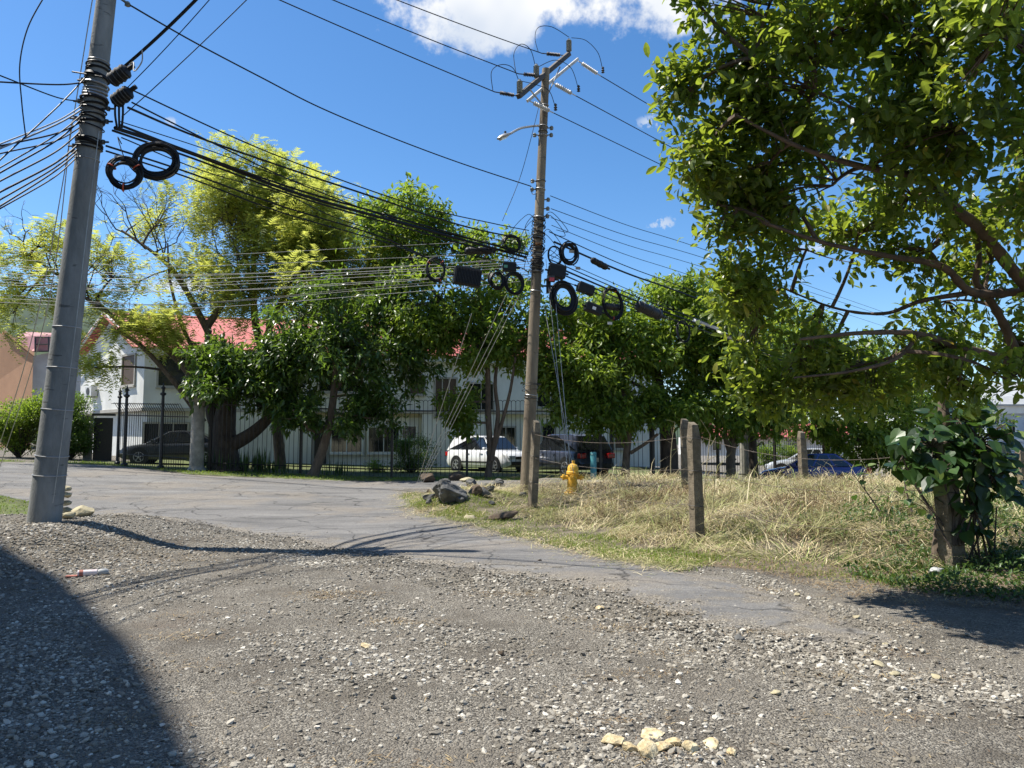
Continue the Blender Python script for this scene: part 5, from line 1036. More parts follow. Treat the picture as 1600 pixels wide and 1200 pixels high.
tree('broadleaf_tree', 'leafy tree on a dark forked trunk between the posts and the blue car', 'trees along the fence', b,
     [([b, A(1142, 710, 29.2), A(1150, 670, 29.2), A(1155, 620, 29.3), A(1160, 570, 29.4)], .2, .1), ([A(1146, 720, 29.2), A(1133, 680, 29.2), A(1135, 630, 29.3)], .12, .06)],
     [bw(1150, 540, 29.6, 75, 60, 1.9, 220), bw(1160, 620, 29, 65, 40, 1.7, 190), bw(1120, 660, 28.7, 40, 22, 1.0, 80), bw(1200, 590, 29.6, 60, 50, 1.7, 180), bw(1190, 655, 29.2, 50, 24, 1.2, 100)], 15, .16, (.25, .10), 'leaf', 'bark', .2, .45, .3, 17)
b = gbase(1178, 31)
tree('broadleaf_tree', 'tree on a straight dark trunk beside the short pale pillar', 'trees along the fence', b,
     [([b, A(1176, 700, 31), A(1175, 650, 31), A(1180, 590, 31.2)], .2, .1)], [bw(1230, 540, 31.5, 75, 55, 2.0, 200), bw(1240, 620, 31, 60, 36, 1.6, 150), bw(1190, 600, 31.2, 50, 40, 1.5, 120)], 15, .16, (.25, .10), 'leaf', 'bark_dark', .2, .45, .3, 19)
b = gbase(1290, 33)
tree('broadleaf_tree', 'tree on a slim pale trunk standing behind the bright blue car', 'trees along the fence', b,
     [([b, A(1290, 700, 33), A(1290, 650, 33), A(1296, 590, 33)], .16, .08)], [bw(1300, 560, 33, 80, 55, 2.2, 220), bw(1310, 640, 32.4, 70, 36, 1.9, 180), bw(1340, 690, 32, 55, 26, 1.5, 120), bw(1370, 600, 33, 60, 55, 2, 180), bw(1260, 670, 32, 26, 18, .9, 40)], 15, .16, (.25, .10), 'leaf', 'bark', .2, .45, .3, 21)
b = gbase(1420, 34)
tree('broadleaf_tree', 'dense bushy tree left of the blue-white house', 'trees along the fence', b,
     [([b, A(1420, 690, 34), A(1425, 630, 34)], .2, .1)], [bw(1420, 640, 34, 80, 60, 2.3, 260), bw(1480, 650, 35, 60, 45, 2.0, 190), bw(1390, 700, 33, 60, 36, 1.8, 160), bw(1500, 700, 35, 30, 26, 1.4, 70), bw(1440, 570, 34.5, 70, 40, 2, 170)], 15, .16, (.25, .10), 'leaf', 'bark', .2, .45, .3, 23)
# hedges and shrubs
def shrub(name, label, base, blobs, per, lsize, lm, seed, group=None, cat='bush'):
    rs = np.random.default_rng(seed); t = thing(name, label, cat, base, 0, group); C, O, B = crown_points([(c_, r_, int(n_*1.9)) for c_, r_, n_ in blobs], per, .14, rs, .0); mb = MB()
    for cen, cl in B:
        for c in cl[::7]: limbs(mb, Vector(base), Vector(c), .018, .005, 0, 5, .12)
    mb.build('stems', M['bark_dark'], t)
    n = len(C); ax = unit(O*.8+rs.normal(size=(n, 3))*.6+np.array([0, 0, .25])); nr = unit(rs.normal(size=(n, 3))*.6+np.array([0, 0, 1.0])); ln = lsize*rs.uniform(.6, 1.3, n)
    V, F = leaf_arrays(C, ax, nr, ln, ln*.42); obj('foliage', np_mesh('foliage', V-np.array(Vector(base)), F, M[lm]), t); return t
shrub('round_bush', 'bright green rounded bush left of the leaning grey pole', gbase(30, 33), [bl(35, 660, 33, 32, 40, 1.0, 160), bl(15, 680, 33, 25, 26, .8, 90), bl(55, 640, 33, 24, 26, .8, 80)], 24, .13, 'leaf', 31)
shrub('round_bush', 'dark green rounded bush right behind the leaning grey pole', gbase(110, 33), [bl(112, 665, 33, 30, 45, 1.0, 190), bl(85, 660, 33.4, 22, 40, .9, 110), bl(128, 690, 32.8, 16, 26, .6, 60)], 24, .12, 'leaf_dark', 33)
shrub('clipped_bush', 'dark clipped bush against the white wall left of the white off-roader', gbase(643, 33), [bl(643, 712, 33, 30, 26, .8, 150)], 24, .09, 'leaf_dark', 35)
shrub('low_hedge', 'low green hedge between the short pillar and the silver car', gbase(1210, 42), [bl(1215, 712, 42, 45, 14, .6, 130)], 22, .12, 'leaf', 37)
shrub('shrub', 'small bush behind the fence at the foot of the leaning slim tree', gbase(590, 32), [bl(587, 733, 32, 10, 9, .3, 30)], 20, .09, 'leaf', 39)
for i, (px, lab) in enumerate(((330, 'strappy garden plant at the foot of the round pillar'), (352, 'strappy garden plant in front of the gnarled stump'), (402, 'pale rounded strappy plant right of the gnarled stump'), (438, 'small strappy plant by the fence post left of the slim tree'), (528, 'small strappy plant right of the slim leaning trunk'))):
    p = gbase(px, 28.6); t = thing('strap_plant', lab, 'plant', p, 0, 'strap-leaved plants along the fence'); n = (70, 60, 90, 30, 30)[i]; hh = (.75, .6, .8, .5, .5)[i]
    a = rng.uniform(0, 6.283, n); c = np.c_[np.full(n, p.x)+rng.normal(0, .3, n), np.full(n, p.y)+rng.normal(0, .2, n), np.full(n, p.z)]
    ax = unit(np.c_[np.cos(a)*.5, np.sin(a)*.5, np.full(n, 1.0)]); ln = hh*rng.uniform(.7, 1.3, n); V, F = leaf_arrays(c, ax, np.c_[np.cos(a), np.sin(a), np.full(n, .4)], ln, np.full(n, .055), .1, .35)
    obj('leaves', np_mesh('leaves', V-np.array(p), F, M['weed']), t)
# ------------------------------------------------------------------ the big tree in the foreground, its trunk just out of view
def foretree():
    rs = np.random.default_rng(77); b = Vector((7.0, 8.1, h1(7.0, 8.1)-.1)); fork = A(1630, 610, 7.9)
    t = thing('foreground_tree', 'big spreading tree with reddish limbs overhanging the lot at the right', 'tree', b); nodes = []
    T = [([b, Vector((6.7, 8.0, 1.0)), Vector((6.3, 7.95, 1.7)), fork], .24, .16),
         ([fork, A(1590, 570, 7.8), A(1493, 541, 7.4), A(1435, 522, 7.1), A(1350, 520, 6.8), A(1250, 530, 6.6)], .095, .02), ([A(1600, 585, 7.8), A(1592, 565, 7.7), A(1571, 512, 7.5), A(1547, 469, 7.3), A(1525, 440, 7.2), A(1530, 400, 7.1), A(1520, 330, 7.0)], .09, .035),
         ([A(1680, 470, 7.3), A(1600, 457, 7.2), A(1520, 457, 7.1), A(1480, 421, 6.9), A(1440, 408, 6.8), A(1387, 400, 6.6), A(1290, 380, 6.5), A(1200, 350, 6.4)], .085, .02), ([fork, A(1680, 520, 7.6), A(1600, 443, 7.0), A(1537, 364, 6.7), A(1495, 327, 6.5), A(1443, 280, 6.3), A(1350, 261, 6.2), A(1250, 230, 6.1), A(1150, 180, 6.1)], .12, .018),
         ([A(1443, 280, 6.3), A(1440, 200, 6.2), A(1450, 120, 6.0), A(1430, 40, 5.9)], .05, .018), ([A(1443, 190, 6.2), A(1380, 185, 6.1), A(1290, 150, 6.0), A(1180, 90, 6.0)], .035, .012), ([A(1600, 443, 7.0), A(1640, 300, 6.4), A(1620, 150, 5.6), A(1580, 20, 5.0)], .09, .03),
         ([A(1435, 522, 7.1), A(1400, 560, 6.9), A(1330, 580, 6.8), A(1240, 590, 6.8)], .04, .012), ([A(1520, 457, 7.1), A(1440, 470, 7.2), A(1380, 490, 7.4), A(1300, 480, 7.6), A(1200, 440, 7.8)], .045, .012)]
    for i, (pts, r0, r1) in enumerate(T):
        P = crom(pts, 7); n = len(P); MB().tube(P, [(r0+(r1-r0)*k/(n-1))*(1 if i == 0 else .6)*(1+.10*math.sin(k*1.7+i)+.06*math.sin(k*3.9)) for k in range(n)], 10).build('trunk' if i == 0 else 'limb', M['bark_red'], t, smooth=True)
        if i: nodes += P[2:]
    def Q(px, py, Yd, w, h, dy, n): return bl(px, py, Yd, w, h, dy, n)
    BL = [Q(1180, 90, 6.3, 105, 70, .8, 40), Q(1140, 190, 6.5, 75, 60, .7, 34), Q(1100, 240, 6.5, 48, 50, .5, 26), Q(1090, 130, 6.5, 40, 36, .5, 18), Q(1290, 60, 6.0, 120, 80, .9, 50), Q(1420, 60, 5.6, 120, 90, .9, 50), Q(1550, 70, 5.0, 110, 100, .9, 46), Q(1250, 170, 6.3, 110, 70, .9, 48), Q(1370, 180, 6.0, 110, 80, .9, 48), Q(1500, 200, 5.6, 110, 80, .9, 46),
          Q(1600, 230, 5.6, 80, 100, .8, 30), Q(1200, 260, 6.6, 90, 55, .8, 36), Q(1300, 290, 6.6, 90, 60, .8, 38), Q(1420, 310, 6.6, 90, 60, .8, 34), Q(1190, 350, 6.8, 75, 50, .7, 30), Q(1170, 430, 7.2, 62, 50, .8, 34), Q(1260, 390, 7.2, 80, 45, .8, 30), Q(1340, 370, 7.4, 75, 45, .8, 30), Q(1240, 320, 7.0, 80, 45, .8, 30), Q(1540, 330, 7.0, 75, 55, .8, 30), Q(1450, 390, 7.0, 60, 36, .7, 22), Q(1550, 410, 7.4, 60, 40, .7, 24), Q(1120, 320, 6.8, 45, 50, .6, 20), Q(1140, 470, 7.4, 36, 40, .6, 18), Q(1180, 510, 7.6, 66, 50, .8, 40), Q(1300, 610, 7.8, 80, 24, .8, 26), Q(1210, 620, 8, 60, 26, .8, 22), Q(1250, 560, 7.6, 90, 50, .9, 42),
          Q(1350, 570, 7.4, 80, 40, .8, 30), Q(1440, 545, 7.6, 70, 36, .8, 22), Q(1500, 590, 7.4, 60, 26, .7, 18), Q(1570, 520, 7.8, 60, 60, .8, 24), Q(1480, 470, 7.8, 60, 36, .8, 16), Q(1570, 592, 6.4, 36, 16, .5, 9), Q(1650, 400, 6.5, 70, 120, 1, 30), Q(1720, 200, 6.0, 110, 160, 1.2, 50), Q(1690, 520, 7.2, 70, 90, 1, 26), Q(1220, -30, 6.0, 150, 60, 1, 40), Q(1450, -50, 5.4, 200, 70, 1.1, 60), Q(1090, 5, 6.2, 20, 10, .3, 5)]
    BL = [(c_, (r_[0]*1.06, r_[1]*.66, r_[2]*1.1), int(n_*1.75)) for c_, r_, n_ in BL]
    C, O, B = crown_points(BL, 16, .105, rs, .33); mb = MB(); nn = np.array([tuple(p) for p in nodes])
    for cen, cl in B:
        j = np.argmin(((nn-cen)**2).sum(1)); P = limbs(mb, nn[j], cen, .022, .012, 0, 7, .14); hub = np.array([tuple(p) for p in P])
        for c in cl[rs.random(len(cl)) < .75]: k = np.argmin(((hub-c)**2).sum(1)); limbs(mb, hub[k], c, .009, .003, 0, 5, .15)
    struct(mb.build('branches', M['bark_red'], t, smooth=True), 'stuff')
    n = len(C); ax = unit(O*.8+rs.normal(size=(n, 3))*.75+np.array([0, 0, -.15])); nr = unit(rs.normal(size=(n, 3))*.55+np.array([0, 0, 1.0])); ln = .097*rs.uniform(.45, 1.4, n); wd = ln*.46
    # the 300 leaves that show largest are leaves of their own, the rest one mass
    u = C[:, 0]/C[:, 1]; v = (C[:, 2]-EYE)/C[:, 1]; vis = (np.abs(u) < .67) & (v < .58) & (v > -.2); score = np.where(vis, ln/C[:, 1], 0); big = np.argsort(-score)[:300]; rest = np.ones(n, bool); rest[big] = False
    o = struct(obj('foliage', np_mesh('foliage', *[(q-np.array(b)) if i == 0 else q for i, q in enumerate(round_leaf_arrays(C[rest], ax[rest], nr[rest], ln[rest], wd[rest]))], M['leaf_fore']), t), 'stuff')
    V0, F0 = round_leaf_arrays(np.zeros((1, 3)), np.array([[1.0, 0, 0]]), np.array([[0, 0, 1.0]]), np.array([1.0]), np.array([.46])); 
    lms = []
    for c in ((.04, .08, .015), (.06, .105, .02), (.09, .13, .024)):
        m_ = island_mat('single_leaf', [(0, c), (1, tuple(k*1.05 for k in c))], .42, .52, (.46, .57, .05), .5); lms.append(np_mesh('leaf', V0, F0, m_))
    for i in big:
        o = obj('leaf', lms[i % 3], t); a = Vector(ax[i]); s = a.cross(Vector(nr[i])).normalized(); w = s.cross(a)
        o.matrix_local = Matrix.Translation(Vector(C[i])-b)@Matrix((a, -s, w)).transposed().to_4x4()@Matrix.Scale(ln[i], 4)
foretree()
# ------------------------------------------------------------------ wire-fence posts, hydrant, rocks
def post(base, top, w, label, chamfer=True, rz=.5):
    a, b = Vector(base), Vector(top); d = (b-a).normalized(); t = thing('concrete_post', label, 'post', a, 0, 'posts of the broken wire fence')
    m = Matrix.Rotation(rz, 3, 'Z'); sq = [Vector((-1, -1, 0)), Vector((1, -1, 0)), Vector((1, 1, 0)), Vector((-1, 1, 0))]; vs = []; L_ = (b-a).length
    for f in np.linspace(-.12, 1, 9):
        k = w/2*(1-.06*f)*(1+.03*math.sin(f*23)); k *= .72 if (f == 1 and chamfer) else 1
        vs += [a+d*L_*f+m@(q*k)+Vector((random.uniform(-.004, .004), random.uniform(-.004, .004), (.05 if (chamfer and f == 1 and q.y > 0) else 0))) for q in sq]
    MB().add(vs, [(i*4+k, i*4+(k+1) % 4, (i+1)*4+(k+1) % 4, (i+1)*4+k) for i in range(8) for k in range(4)]+[(3, 2, 1, 0), (32, 33, 34, 35)]).build('shaft', M['post'], t, bevel=.008)
    for f in (.3, .6, .88): MB().torus(a+d*L_*f, d+Vector((.1, .05, 0)), w*.68, .005, 16, 4).build('wire_tie', M['dark_steel'], t)
    return t
def gpost(px, py, pxt, pyt, w, label, rz=.5, Yd=None):
    b = gp(px, py) if Yd is None else gbase(px, Yd); return b, post(b, at(pxt, pyt, b.y), w, label, True, rz)
pA, _ = gpost(832, 794, 838, 660, .165, 'squat concrete fence post standing in front of the brown utility pole')
pB, _ = gpost(1090, 846, 1083, 664, .165, 'nearer and taller of two concrete posts side by side in the cut grass', .35)
pC, _ = gpost(1074, 765, 1070, 657, .2, 'further concrete post just behind the tall one in the cut grass', .3)
pD, _ = gpost(1256, 752, 1252, 676, .2, 'grey concrete post in front of the bright blue car', .2)
pE, _ = gpost(1362, 745, 1352, 686, .2, 'leaning concrete post right of the bright blue car', .2)
pF, _ = gpost(1490, 891, 1471, 690, .2, 'thick concrete post overgrown by the vine at the right', .3)
pG, _ = gpost(1597, 757, 1594, 700, .2, 'concrete post at the right edge below the blue-white house', .2)
M['barb'] = mat('rusty_wire', (.20, .17, .14), (.11, .08, .06), .6, 9, metal=.3)
def strand(a, b, f, sag, label):
    p = Vector(a[0])+(Vector(a[1])-Vector(a[0]))*f; q = Vector(b[0])+(Vector(b[1])-Vector(b[0]))*f
    P = span(p, q, sag, 18); o = MB().tube(P, .0035, 5)
    for i in range(1, 18): c = P[i]; o.tube([c-Vector((0, .0, .018)), c+Vector((.008, 0, .018))], .0025, 4)
    tag(o.build('barbed_wire', M['barb'], None, off=p), label, 'wire')
tops = {k: (b, b+Vector((0, 0, h))) for k, b, h in (('A', pA, 1.85), ('B', pB, 1.85), ('D', pD, 1.7), ('C', pC, 1.6), ('F', pF, 1.6))}
for f, s, n in ((.88, .16, 'top'), (.6, .12, 'middle'), (.3, .1, 'bottom')):
    strand(tops['A'], tops['B'], f, s, n+' rusty strand sagging between the squat post and the tall post')
    strand(tops['B'], tops['F'], f, s*1.5, n+' rusty strand from the tall post towards the vine-covered post')
# hydrant and teal pipe
b = gp(894, 764); b.y = 18.4; b = onh(at(893, 760, 18.4).x, 18.4, .02)
hs = 1.05
hy = thing('fire_hydrant', 'worn yellow fire hydrant half sunk in the cut grass', 'hydrant', b)
def hz_(prof): return [(r*hs*.92, z*hs) for r, z in prof]
MB().lathe(hz_([(.19, 0), (.19, .05), (.125, .07), (.12, .45), (.16, .47), (.16, .52), (.14, .54)]), b, (.06, 0, 1), 16).build('barrel', M['hydrant'], hy, smooth=True)
MB().lathe(hz_([(.14, .54), (.135, .62), (.10, .69), (.04, .72), (.04, .78)]), b, (.06, 0, 1), 16).build('bonnet', M['hydrant'], hy, smooth=True)
for ax_ in ((1, 0, 0), (-1, 0, 0), (0, -1, 0)):
    MB().lathe([(.055, .08), (.055, .19), (.075, .19), (.075, .24), (.03, .245), (.03, .28)], b+Vector((.02, 0, .42)), ax_, 12).build('nozzle_cap', M['hydrant'], hy, smooth=True)
p = gbase(927, 26.5); tp = thing('teal_post', 'short round teal pipe post right of the hydrant', 'post', p)
MB().lathe([(.11, 0), (.11, 1.0), (.09, 1.03)], p, (0, 0, 1), 16).build('pipe', M['teal'], tp, smooth=True); MB().torus(p+Vector((0, 0, .95)), (0, 0, 1), .112, .012, 18, 5).build('collar', M['teal'], tp, smooth=True)
def rock(c, size, label, mt, seed, sub=3, group=None, name='rock', rough=.22, cat='rock'):
    bm = bmesh.new(); bmesh.ops.create_icosphere(bm, subdivisions=sub, radius=1); rs = np.random.default_rng(seed); D = rnd_dirs(14); 
    for v in bm.verts:
        p = np.array(v.co); k = 1.0
        for d in D:                                  # chop with random planes for a broken look
            q = p@d
            if q > .6: p = p-d*(q-.6)*.97
        p = p*(1+rough*.35*float(vn(p[0]*3+seed, p[1]*3+p[2]*2, 1.0))+.05*rs.normal()*rough); v.co = Vector(p*np.array(size))
    me = bpy.data.meshes.new(name); bm.to_mesh(me); bm.free(); me.materials.append(M[mt]); o = obj(name, me); o.location = c; o.rotation_euler = (random.uniform(-.2, .2), random.uniform(-.2, .2), random.uniform(0, 6))
    return tag(o, label, cat, group)
def grock(px, py, w, h, label, mt, seed, sink=.25, **kw):
    g = gp(px, py); s = g.y/FPX; return rock(g+Vector((0, w*s*.2, h*s*(.5-sink*.5))), (w*s*.55, w*s*.42, h*s*.6), label, mt, seed, **kw)
bo = grock(703, 788, 74, 38, 'big dark broken boulder at the corner of the verge', 'rock', 3, .1, sub=4, rough=.5); bo.rotation_euler = (.1, .35, .2)
grock(668, 755, 30, 18, 'pale brown rubble lump behind the boulder on its left', 'dirt_clod', 4)
grock(716, 752, 34, 18, 'brown rubble lump right behind the boulder', 'dirt_clod', 5)
grock(745, 775, 26, 22, 'dark earth clod right of the boulder', 'dirt_clod', 6)
grock(672, 782, 34, 12, 'flat grey stone left of the boulder', 'rock', 8)
grock(732, 754, 30, 8, 'thin pale slab lying on the rubble above the boulder', 'pale_rock', 9)
grock(735, 812, 22, 8, 'small pinkish stone in the verge grass by the road', 'pale_rock', 10)
grock(788, 815, 46, 18, 'crumbled dark earth mound at the edge of the mossy patch', 'dirt_clod', 12)
for i in range(22):
    px, py = random.uniform(665, 830), random.uniform(756, 792); w = random.uniform(10, 26)
    grock(px, py, w, w*random.uniform(.5, .8), 'small broken lump in the rubble heap around the dark boulder', random.choice(('rock', 'dirt_clod', 'dirt_clod', 'rock')), 200+i, .2, sub=2, group='rubble lumps by the boulder')
gl = gp(104, 812)
for i, (py, w) in enumerate(((800, 24), (788, 24), (775, 22), (765, 20))):
    c = at(102, py-2, 12.6); rock(c, (w*.0068, .16, .068), ['bottom', 'lower middle', 'upper middle', 'top'][i]+' stone of the small stack behind the leaning grey pole', 'pale_rock', 20+i, 2, 'stones stacked behind the pole')
rock(at(131, 800, 12.4), (.24, .2, .12), 'pale mossy flat stone right of the small stone stack', 'pale_rock', 26); rock(at(106, 806, 12.0), (.15, .12, .09), 'rounded pale stone at the foot of the leaning grey pole', 'pale_rock', 27)
for i, (px, py, w, h, lab) in enumerate(((957, 1162, 32, 18, 'leftmost pale yellow rubble piece in the gravel'), (984, 1172, 24, 18, 'small yellow rubble piece left of the biggest one'), (1012, 1178, 42, 24, 'biggest pale yellow rubble piece in the gravel'), (1038, 1172, 30, 18, 'yellow rubble piece touching the biggest one on its right'), (1056, 1164, 24, 14, 'brownish yellow rubble piece behind the row'), (1080, 1172, 28, 20, 'yellow rubble piece right of the gap in the row'), (1116, 1164, 26, 14, 'low yellow rubble piece near the right end of the row'), (1144, 1178, 18, 10, 'smallest pale rubble piece at the right end of the row'), (1020, 1150, 36, 8, 'thin yellow rubble crumbs behind the row'))):
    grock(px, py+3, w*1.3, h*.95, lab, 'yellow_rock', 40+i, .45, group='yellow rubble in the gravel', sub=2)
for i, (px, py, w, h, mt, lab) in enumerate(((783, 1026, 14, 9, 'dirt_clod', 'small black clod in the middle of the gravel'), (570, 1013, 24, 5, 'yellow_rock', 'flat pale yellow chip in the gravel'), (1375, 1042, 26, 9, 'pale_rock', 'flat tan stone past the end of the asphalt'), (1400, 1058, 22, 8, 'pale_rock', 'pale stone right of the flat tan one'), (1465, 1064, 24, 10, 'pale_rock', 'rough pale stone in the gravel at the right'), (1157, 1003, 26, 9, 'rock', 'dark grey flat stone below the asphalt edge'), (843, 879, 8, 6, 'dirt_clod', 'tiny dark clod on the asphalt'), (1385, 1010, 16, 6, 'pale_rock', 'pale stone at the tip of the asphalt'), (1215, 1087, 22, 7, 'pale_rock', 'smooth pale stone in the gravel under the dirt patch'), (938, 953, 18, 5, 'yellow_rock', 'thin tan stone at the gravel margin'), (1246, 932, 14, 6, 'pale_rock', 'white stone on the dirt verge'), (1340, 968, 16, 6, 'pale_rock', 'white stone beside the asphalt tip'))):
    grock(px, py, w, h, lab, mt, 60+i, .3, sub=2, name='stone')
# litter
g = gp(146, 900); d = Vector((math.cos(.45), math.sin(.45), 0)); tu = thing('crushed_tube', 'crushed white and red cardboard tube lying on the gravel', 'litter', g)
M['tube_white'] = mat('tube_white', (.65, .6, .6), (.5, .42, .42), .6, 20); M['tube_red'] = mat('tube_red', (.35, .12, .08), (.25, .08, .06), .7, 20)
MB().lathe([(.025, 0), (.038, .004), (.036, .2), (.03, .205)], g+Vector((-.16, -.05, .035)), d, 16).build('tube', M['tube_white'], tu, smooth=True)
MB().lathe([(.028, .21), (.038, .23), (.04, .29), (.02, .32)], g+Vector((-.16, -.05, .035)), d, 14).build('end_piece', M['grey_sheet'], tu, smooth=True)
MB().lathe([(.039, .02), (.0392, .03), (.0392, .05), (.039, .06)], g+Vector((-.16, -.05, .035)), d, 16).build('red_band', M['tube_red'], tu, smooth=True)
MB().box(g+Vector((-.2, -.09, .015)), (.12, .08, .012), .3).build('flap', M['tube_red'], tu)
g = gp(1463, 900); rock(g+Vector((0, 0, .05)), (.13, .1, .07), 'grey plastic bag crumpled at the foot of the overgrown post', 'grey_sheet', 90, 3, None, 'plastic_bag', .6, 'litter')
# live stake behind the vine, with a paper notice
b = pF+Vector((-.06, .22, 0)); b.z = h1(b.x, b.y)-.05; st = thing('living_stake', 'reddish tree trunk with a white notice rising out of the vine', 'tree', b)
P = [b, at(1477, 740, b.y), at(1474, 650, b.y), at(1477, 610, b.y), at(1490, 580, b.y), at(1512, 556, b.y+.1)]
MB().tube(crom(P, 6), [(.085-.0014*i)*(1+.1*math.sin(i*1.3)) for i in range(31)], 10).build('trunk', M['bark'], st, smooth=True)
MB().tube(crom([at(1480, 600, b.y), at(1478, 575, b.y), at(1482, 540, b.y)], 4), .04, 7).build('limb', M['bark_red'], st, smooth=True)
pn = at(1473, 608, b.y-.13); o = MB().box(pn, (.07, .006, .11), .2).build('paper_notice', M['paper'], None, off=pn); tag(o, 'small white paper notice on the reddish trunk', 'notice')
# vine on the overgrown post: every leaf on its own
rs = np.random.default_rng(5); vroot = thing('vine', 'dark broad-leaved vine smothering the thick concrete post at the right', 'vine', pF, 0)
mb = MB()
ctrs = [bl(1455, 700, 9.0, 52, 40, .35, 80), bl(1530, 690, 8.9, 55, 55, .4, 110), bl(1552, 745, 8.8, 42, 45, .35, 70), bl(1470, 735, 8.8, 34, 34, .3, 26), bl(1495, 655, 9.1, 45, 30, .35, 44), bl(1425, 690, 9.2, 30, 28, .3, 16), bl(1480, 745, 8.9, 25, 50, .3, 18), bl(1520, 800, 8.9, 36, 36, .3, 22), bl(1410, 715, 9.1, 26, 26, .3, 14)]
VC = []
for cen, rd, n in ctrs:
    d = rnd_dirs(n)*rs.uniform(.3, 1, (n, 1))**.5; q = np.array(cen)+d*np.array(rd); VC.append(q)
    for c in q[::2]: limbs(mb, Vector(cen), Vector(c), .008, .004, 0, 5, .15)
    limbs(mb, Vector((pF.x+random.uniform(-.1, .1), pF.y-.12, pF.z+.3)), Vector(cen), .018, .01, 0, 8, .1)
for k in range(9): limbs(mb, pF+Vector((random.uniform(.1, .5), random.uniform(-.2, .3), -.05)), at(random.uniform(1480, 1560), random.uniform(690, 800), 9.0), .014, .007, 0, 7, .1)
mb.build('stems', M['bark_dark'], vroot)
VC = np.concatenate(VC)
lv = []
for c in ((.014, .036, .010), (.025, .06, .015), (.045, .095, .022), (.12, .17, .04)):
    # a broad heart-shaped leaf
    pts = [(0, 0, 0), (-.08, .22, .02), (.12, .42, .03), (.45, .40, .02), (.78, .2, -.03), (1, 0, -.12), (.78, -.2, -.03), (.45, -.40, .02), (.12, -.42, .03), (-.08, -.22, .02), (.45, 0, -.05)]
    F = [(10, i, (i+1) % 10) for i in range(10)]; me = np_mesh('leaf', pts, F, island_mat('vine_single_leaf', [(0, c), (1, c)], .42, .25, (.18, .34, .04))); lv.append(me)
for i, c in enumerate(VC):
    o = obj('leaf', lv[rs.choice(4, p=(.35, .35, .22, .08))], vroot); a = Vector(unit((c-np.array(at(1495, 700, 9.3)))[None]*.6+rs.normal(size=(1, 3))*.5+np.array([[0, -.15, -.45]]))[0]); w = Vector((rs.normal()*.35, -.5+rs.normal()*.35, .9)); s = a.cross(w).normalized(); w = s.cross(a)
    o.matrix_local = Matrix.Translation(Vector(c)-pF)@Matrix((a, -s, w)).transposed().to_4x4()@Matrix.Scale(rs.uniform(.12, .22), 4)
# fallen twigs with a few leaves sticking up in front of the lot
for i, (a, b_, lab) in enumerate((((1486, 858, 8.8), (1425, 752, 9.2), 'dark bent twig leaning left from the overgrown post'), ((1375, 800, 11), (1335, 744, 11.2), 'leafy broken twig standing in the cut grass'), ((1425, 800, 10), (1410, 735, 10.4), 'leafy shoot left of the overgrown post'), ((1103, 846, 12.2), (1117, 745, 12.4), 'dry upright stalk beside the tall concrete post'), ((1094, 846, 12.3), (1110, 680, 12.4), 'pale dry stalk leaning on the tall concrete post'), ((1048, 740, 17), (1055, 660, 17), 'dry weed stalk beside the further concrete post'))):
    t = thing('twig', lab, 'twig', at(*a)); mb = MB(); P = limbs(mb, at(*a), at(*b_), .013, .005, 0, 8, .1)
    for q in P[2:]: limbs(mb, q, q+Vector((random.uniform(-.25, .25), random.uniform(-.1, .1), random.uniform(0, .3))), .006, .003, 0, 4)
    mb.build('stem', M['bark_dark'] if i < 3 else M['straw'], t)
    if i < 3:
        for k in range(9):
            o = obj('leaf', lv[2 if k % 3 else 3], t); q = P[3+k % 5]+Vector((random.uniform(-.22, .22), random.uniform(-.12, .1), random.uniform(-.02, .25))); o.location = q-at(*a); o.rotation_euler = (random.uniform(-.6, .6), random.uniform(-.3, .9), random.uniform(0, 6.28)); o.scale = (.11,)*3
# ------------------------------------------------------------------ cut grass, verge grass, weeds, gravel
def blades(P, h, lean, wd, curl=.35, lay=None):
    """grass blades: three faces each"""
    n = len(P); a = rng.uniform(0, 2*np.pi, n) if lay is None else lay; d = np.c_[np.cos(a), np.sin(a), np.zeros(n)]; s = np.c_[-np.sin(a), np.cos(a), np.zeros(n)]; up = np.array([0, 0, 1.0])
    l = lean[:, None]; h = h[:, None]; w = wd[:, None]; m = P+d*h*np.sin(l)*.55+up*h*np.cos(l)*.55; tp = P+d*h*np.sin(l+curl)+up*h*np.cos(l+curl)
    V = np.stack([P-s*w*.5, P+s*w*.5, m-s*w*.4, m+s*w*.4, tp], 1).reshape(-1, 3); k = np.arange(n)[:, None]*5
    F = np.concatenate([k+np.array([0, 1, 3]), k+np.array([0, 3, 2]), k+np.array([2, 3, 4])], 1).reshape(-1, 3); return V, F
def scatter(poly, n, near=None):
    P = np.array(poly); lo, hi = P.min(0), P.max(0); q = rng.uniform(lo, hi, (n*4, 2)); q = q[inside(q, P)]
    if near: q = q[rng.random(len(q)) < np.clip((near/np.maximum(q[:, 1], 1))**1.5, 0, 1)]
    return q[:n]
def stuff(name, V, F, mt, label, cat):
    o = obj(name, np_mesh(name, V, F, mt)); o['kind'] = 'stuff'; o['label'] = label; o['category'] = cat; return o
def onz(q, dz=0): return np.c_[q, H(q[:, 0], q[:, 1])+dz]
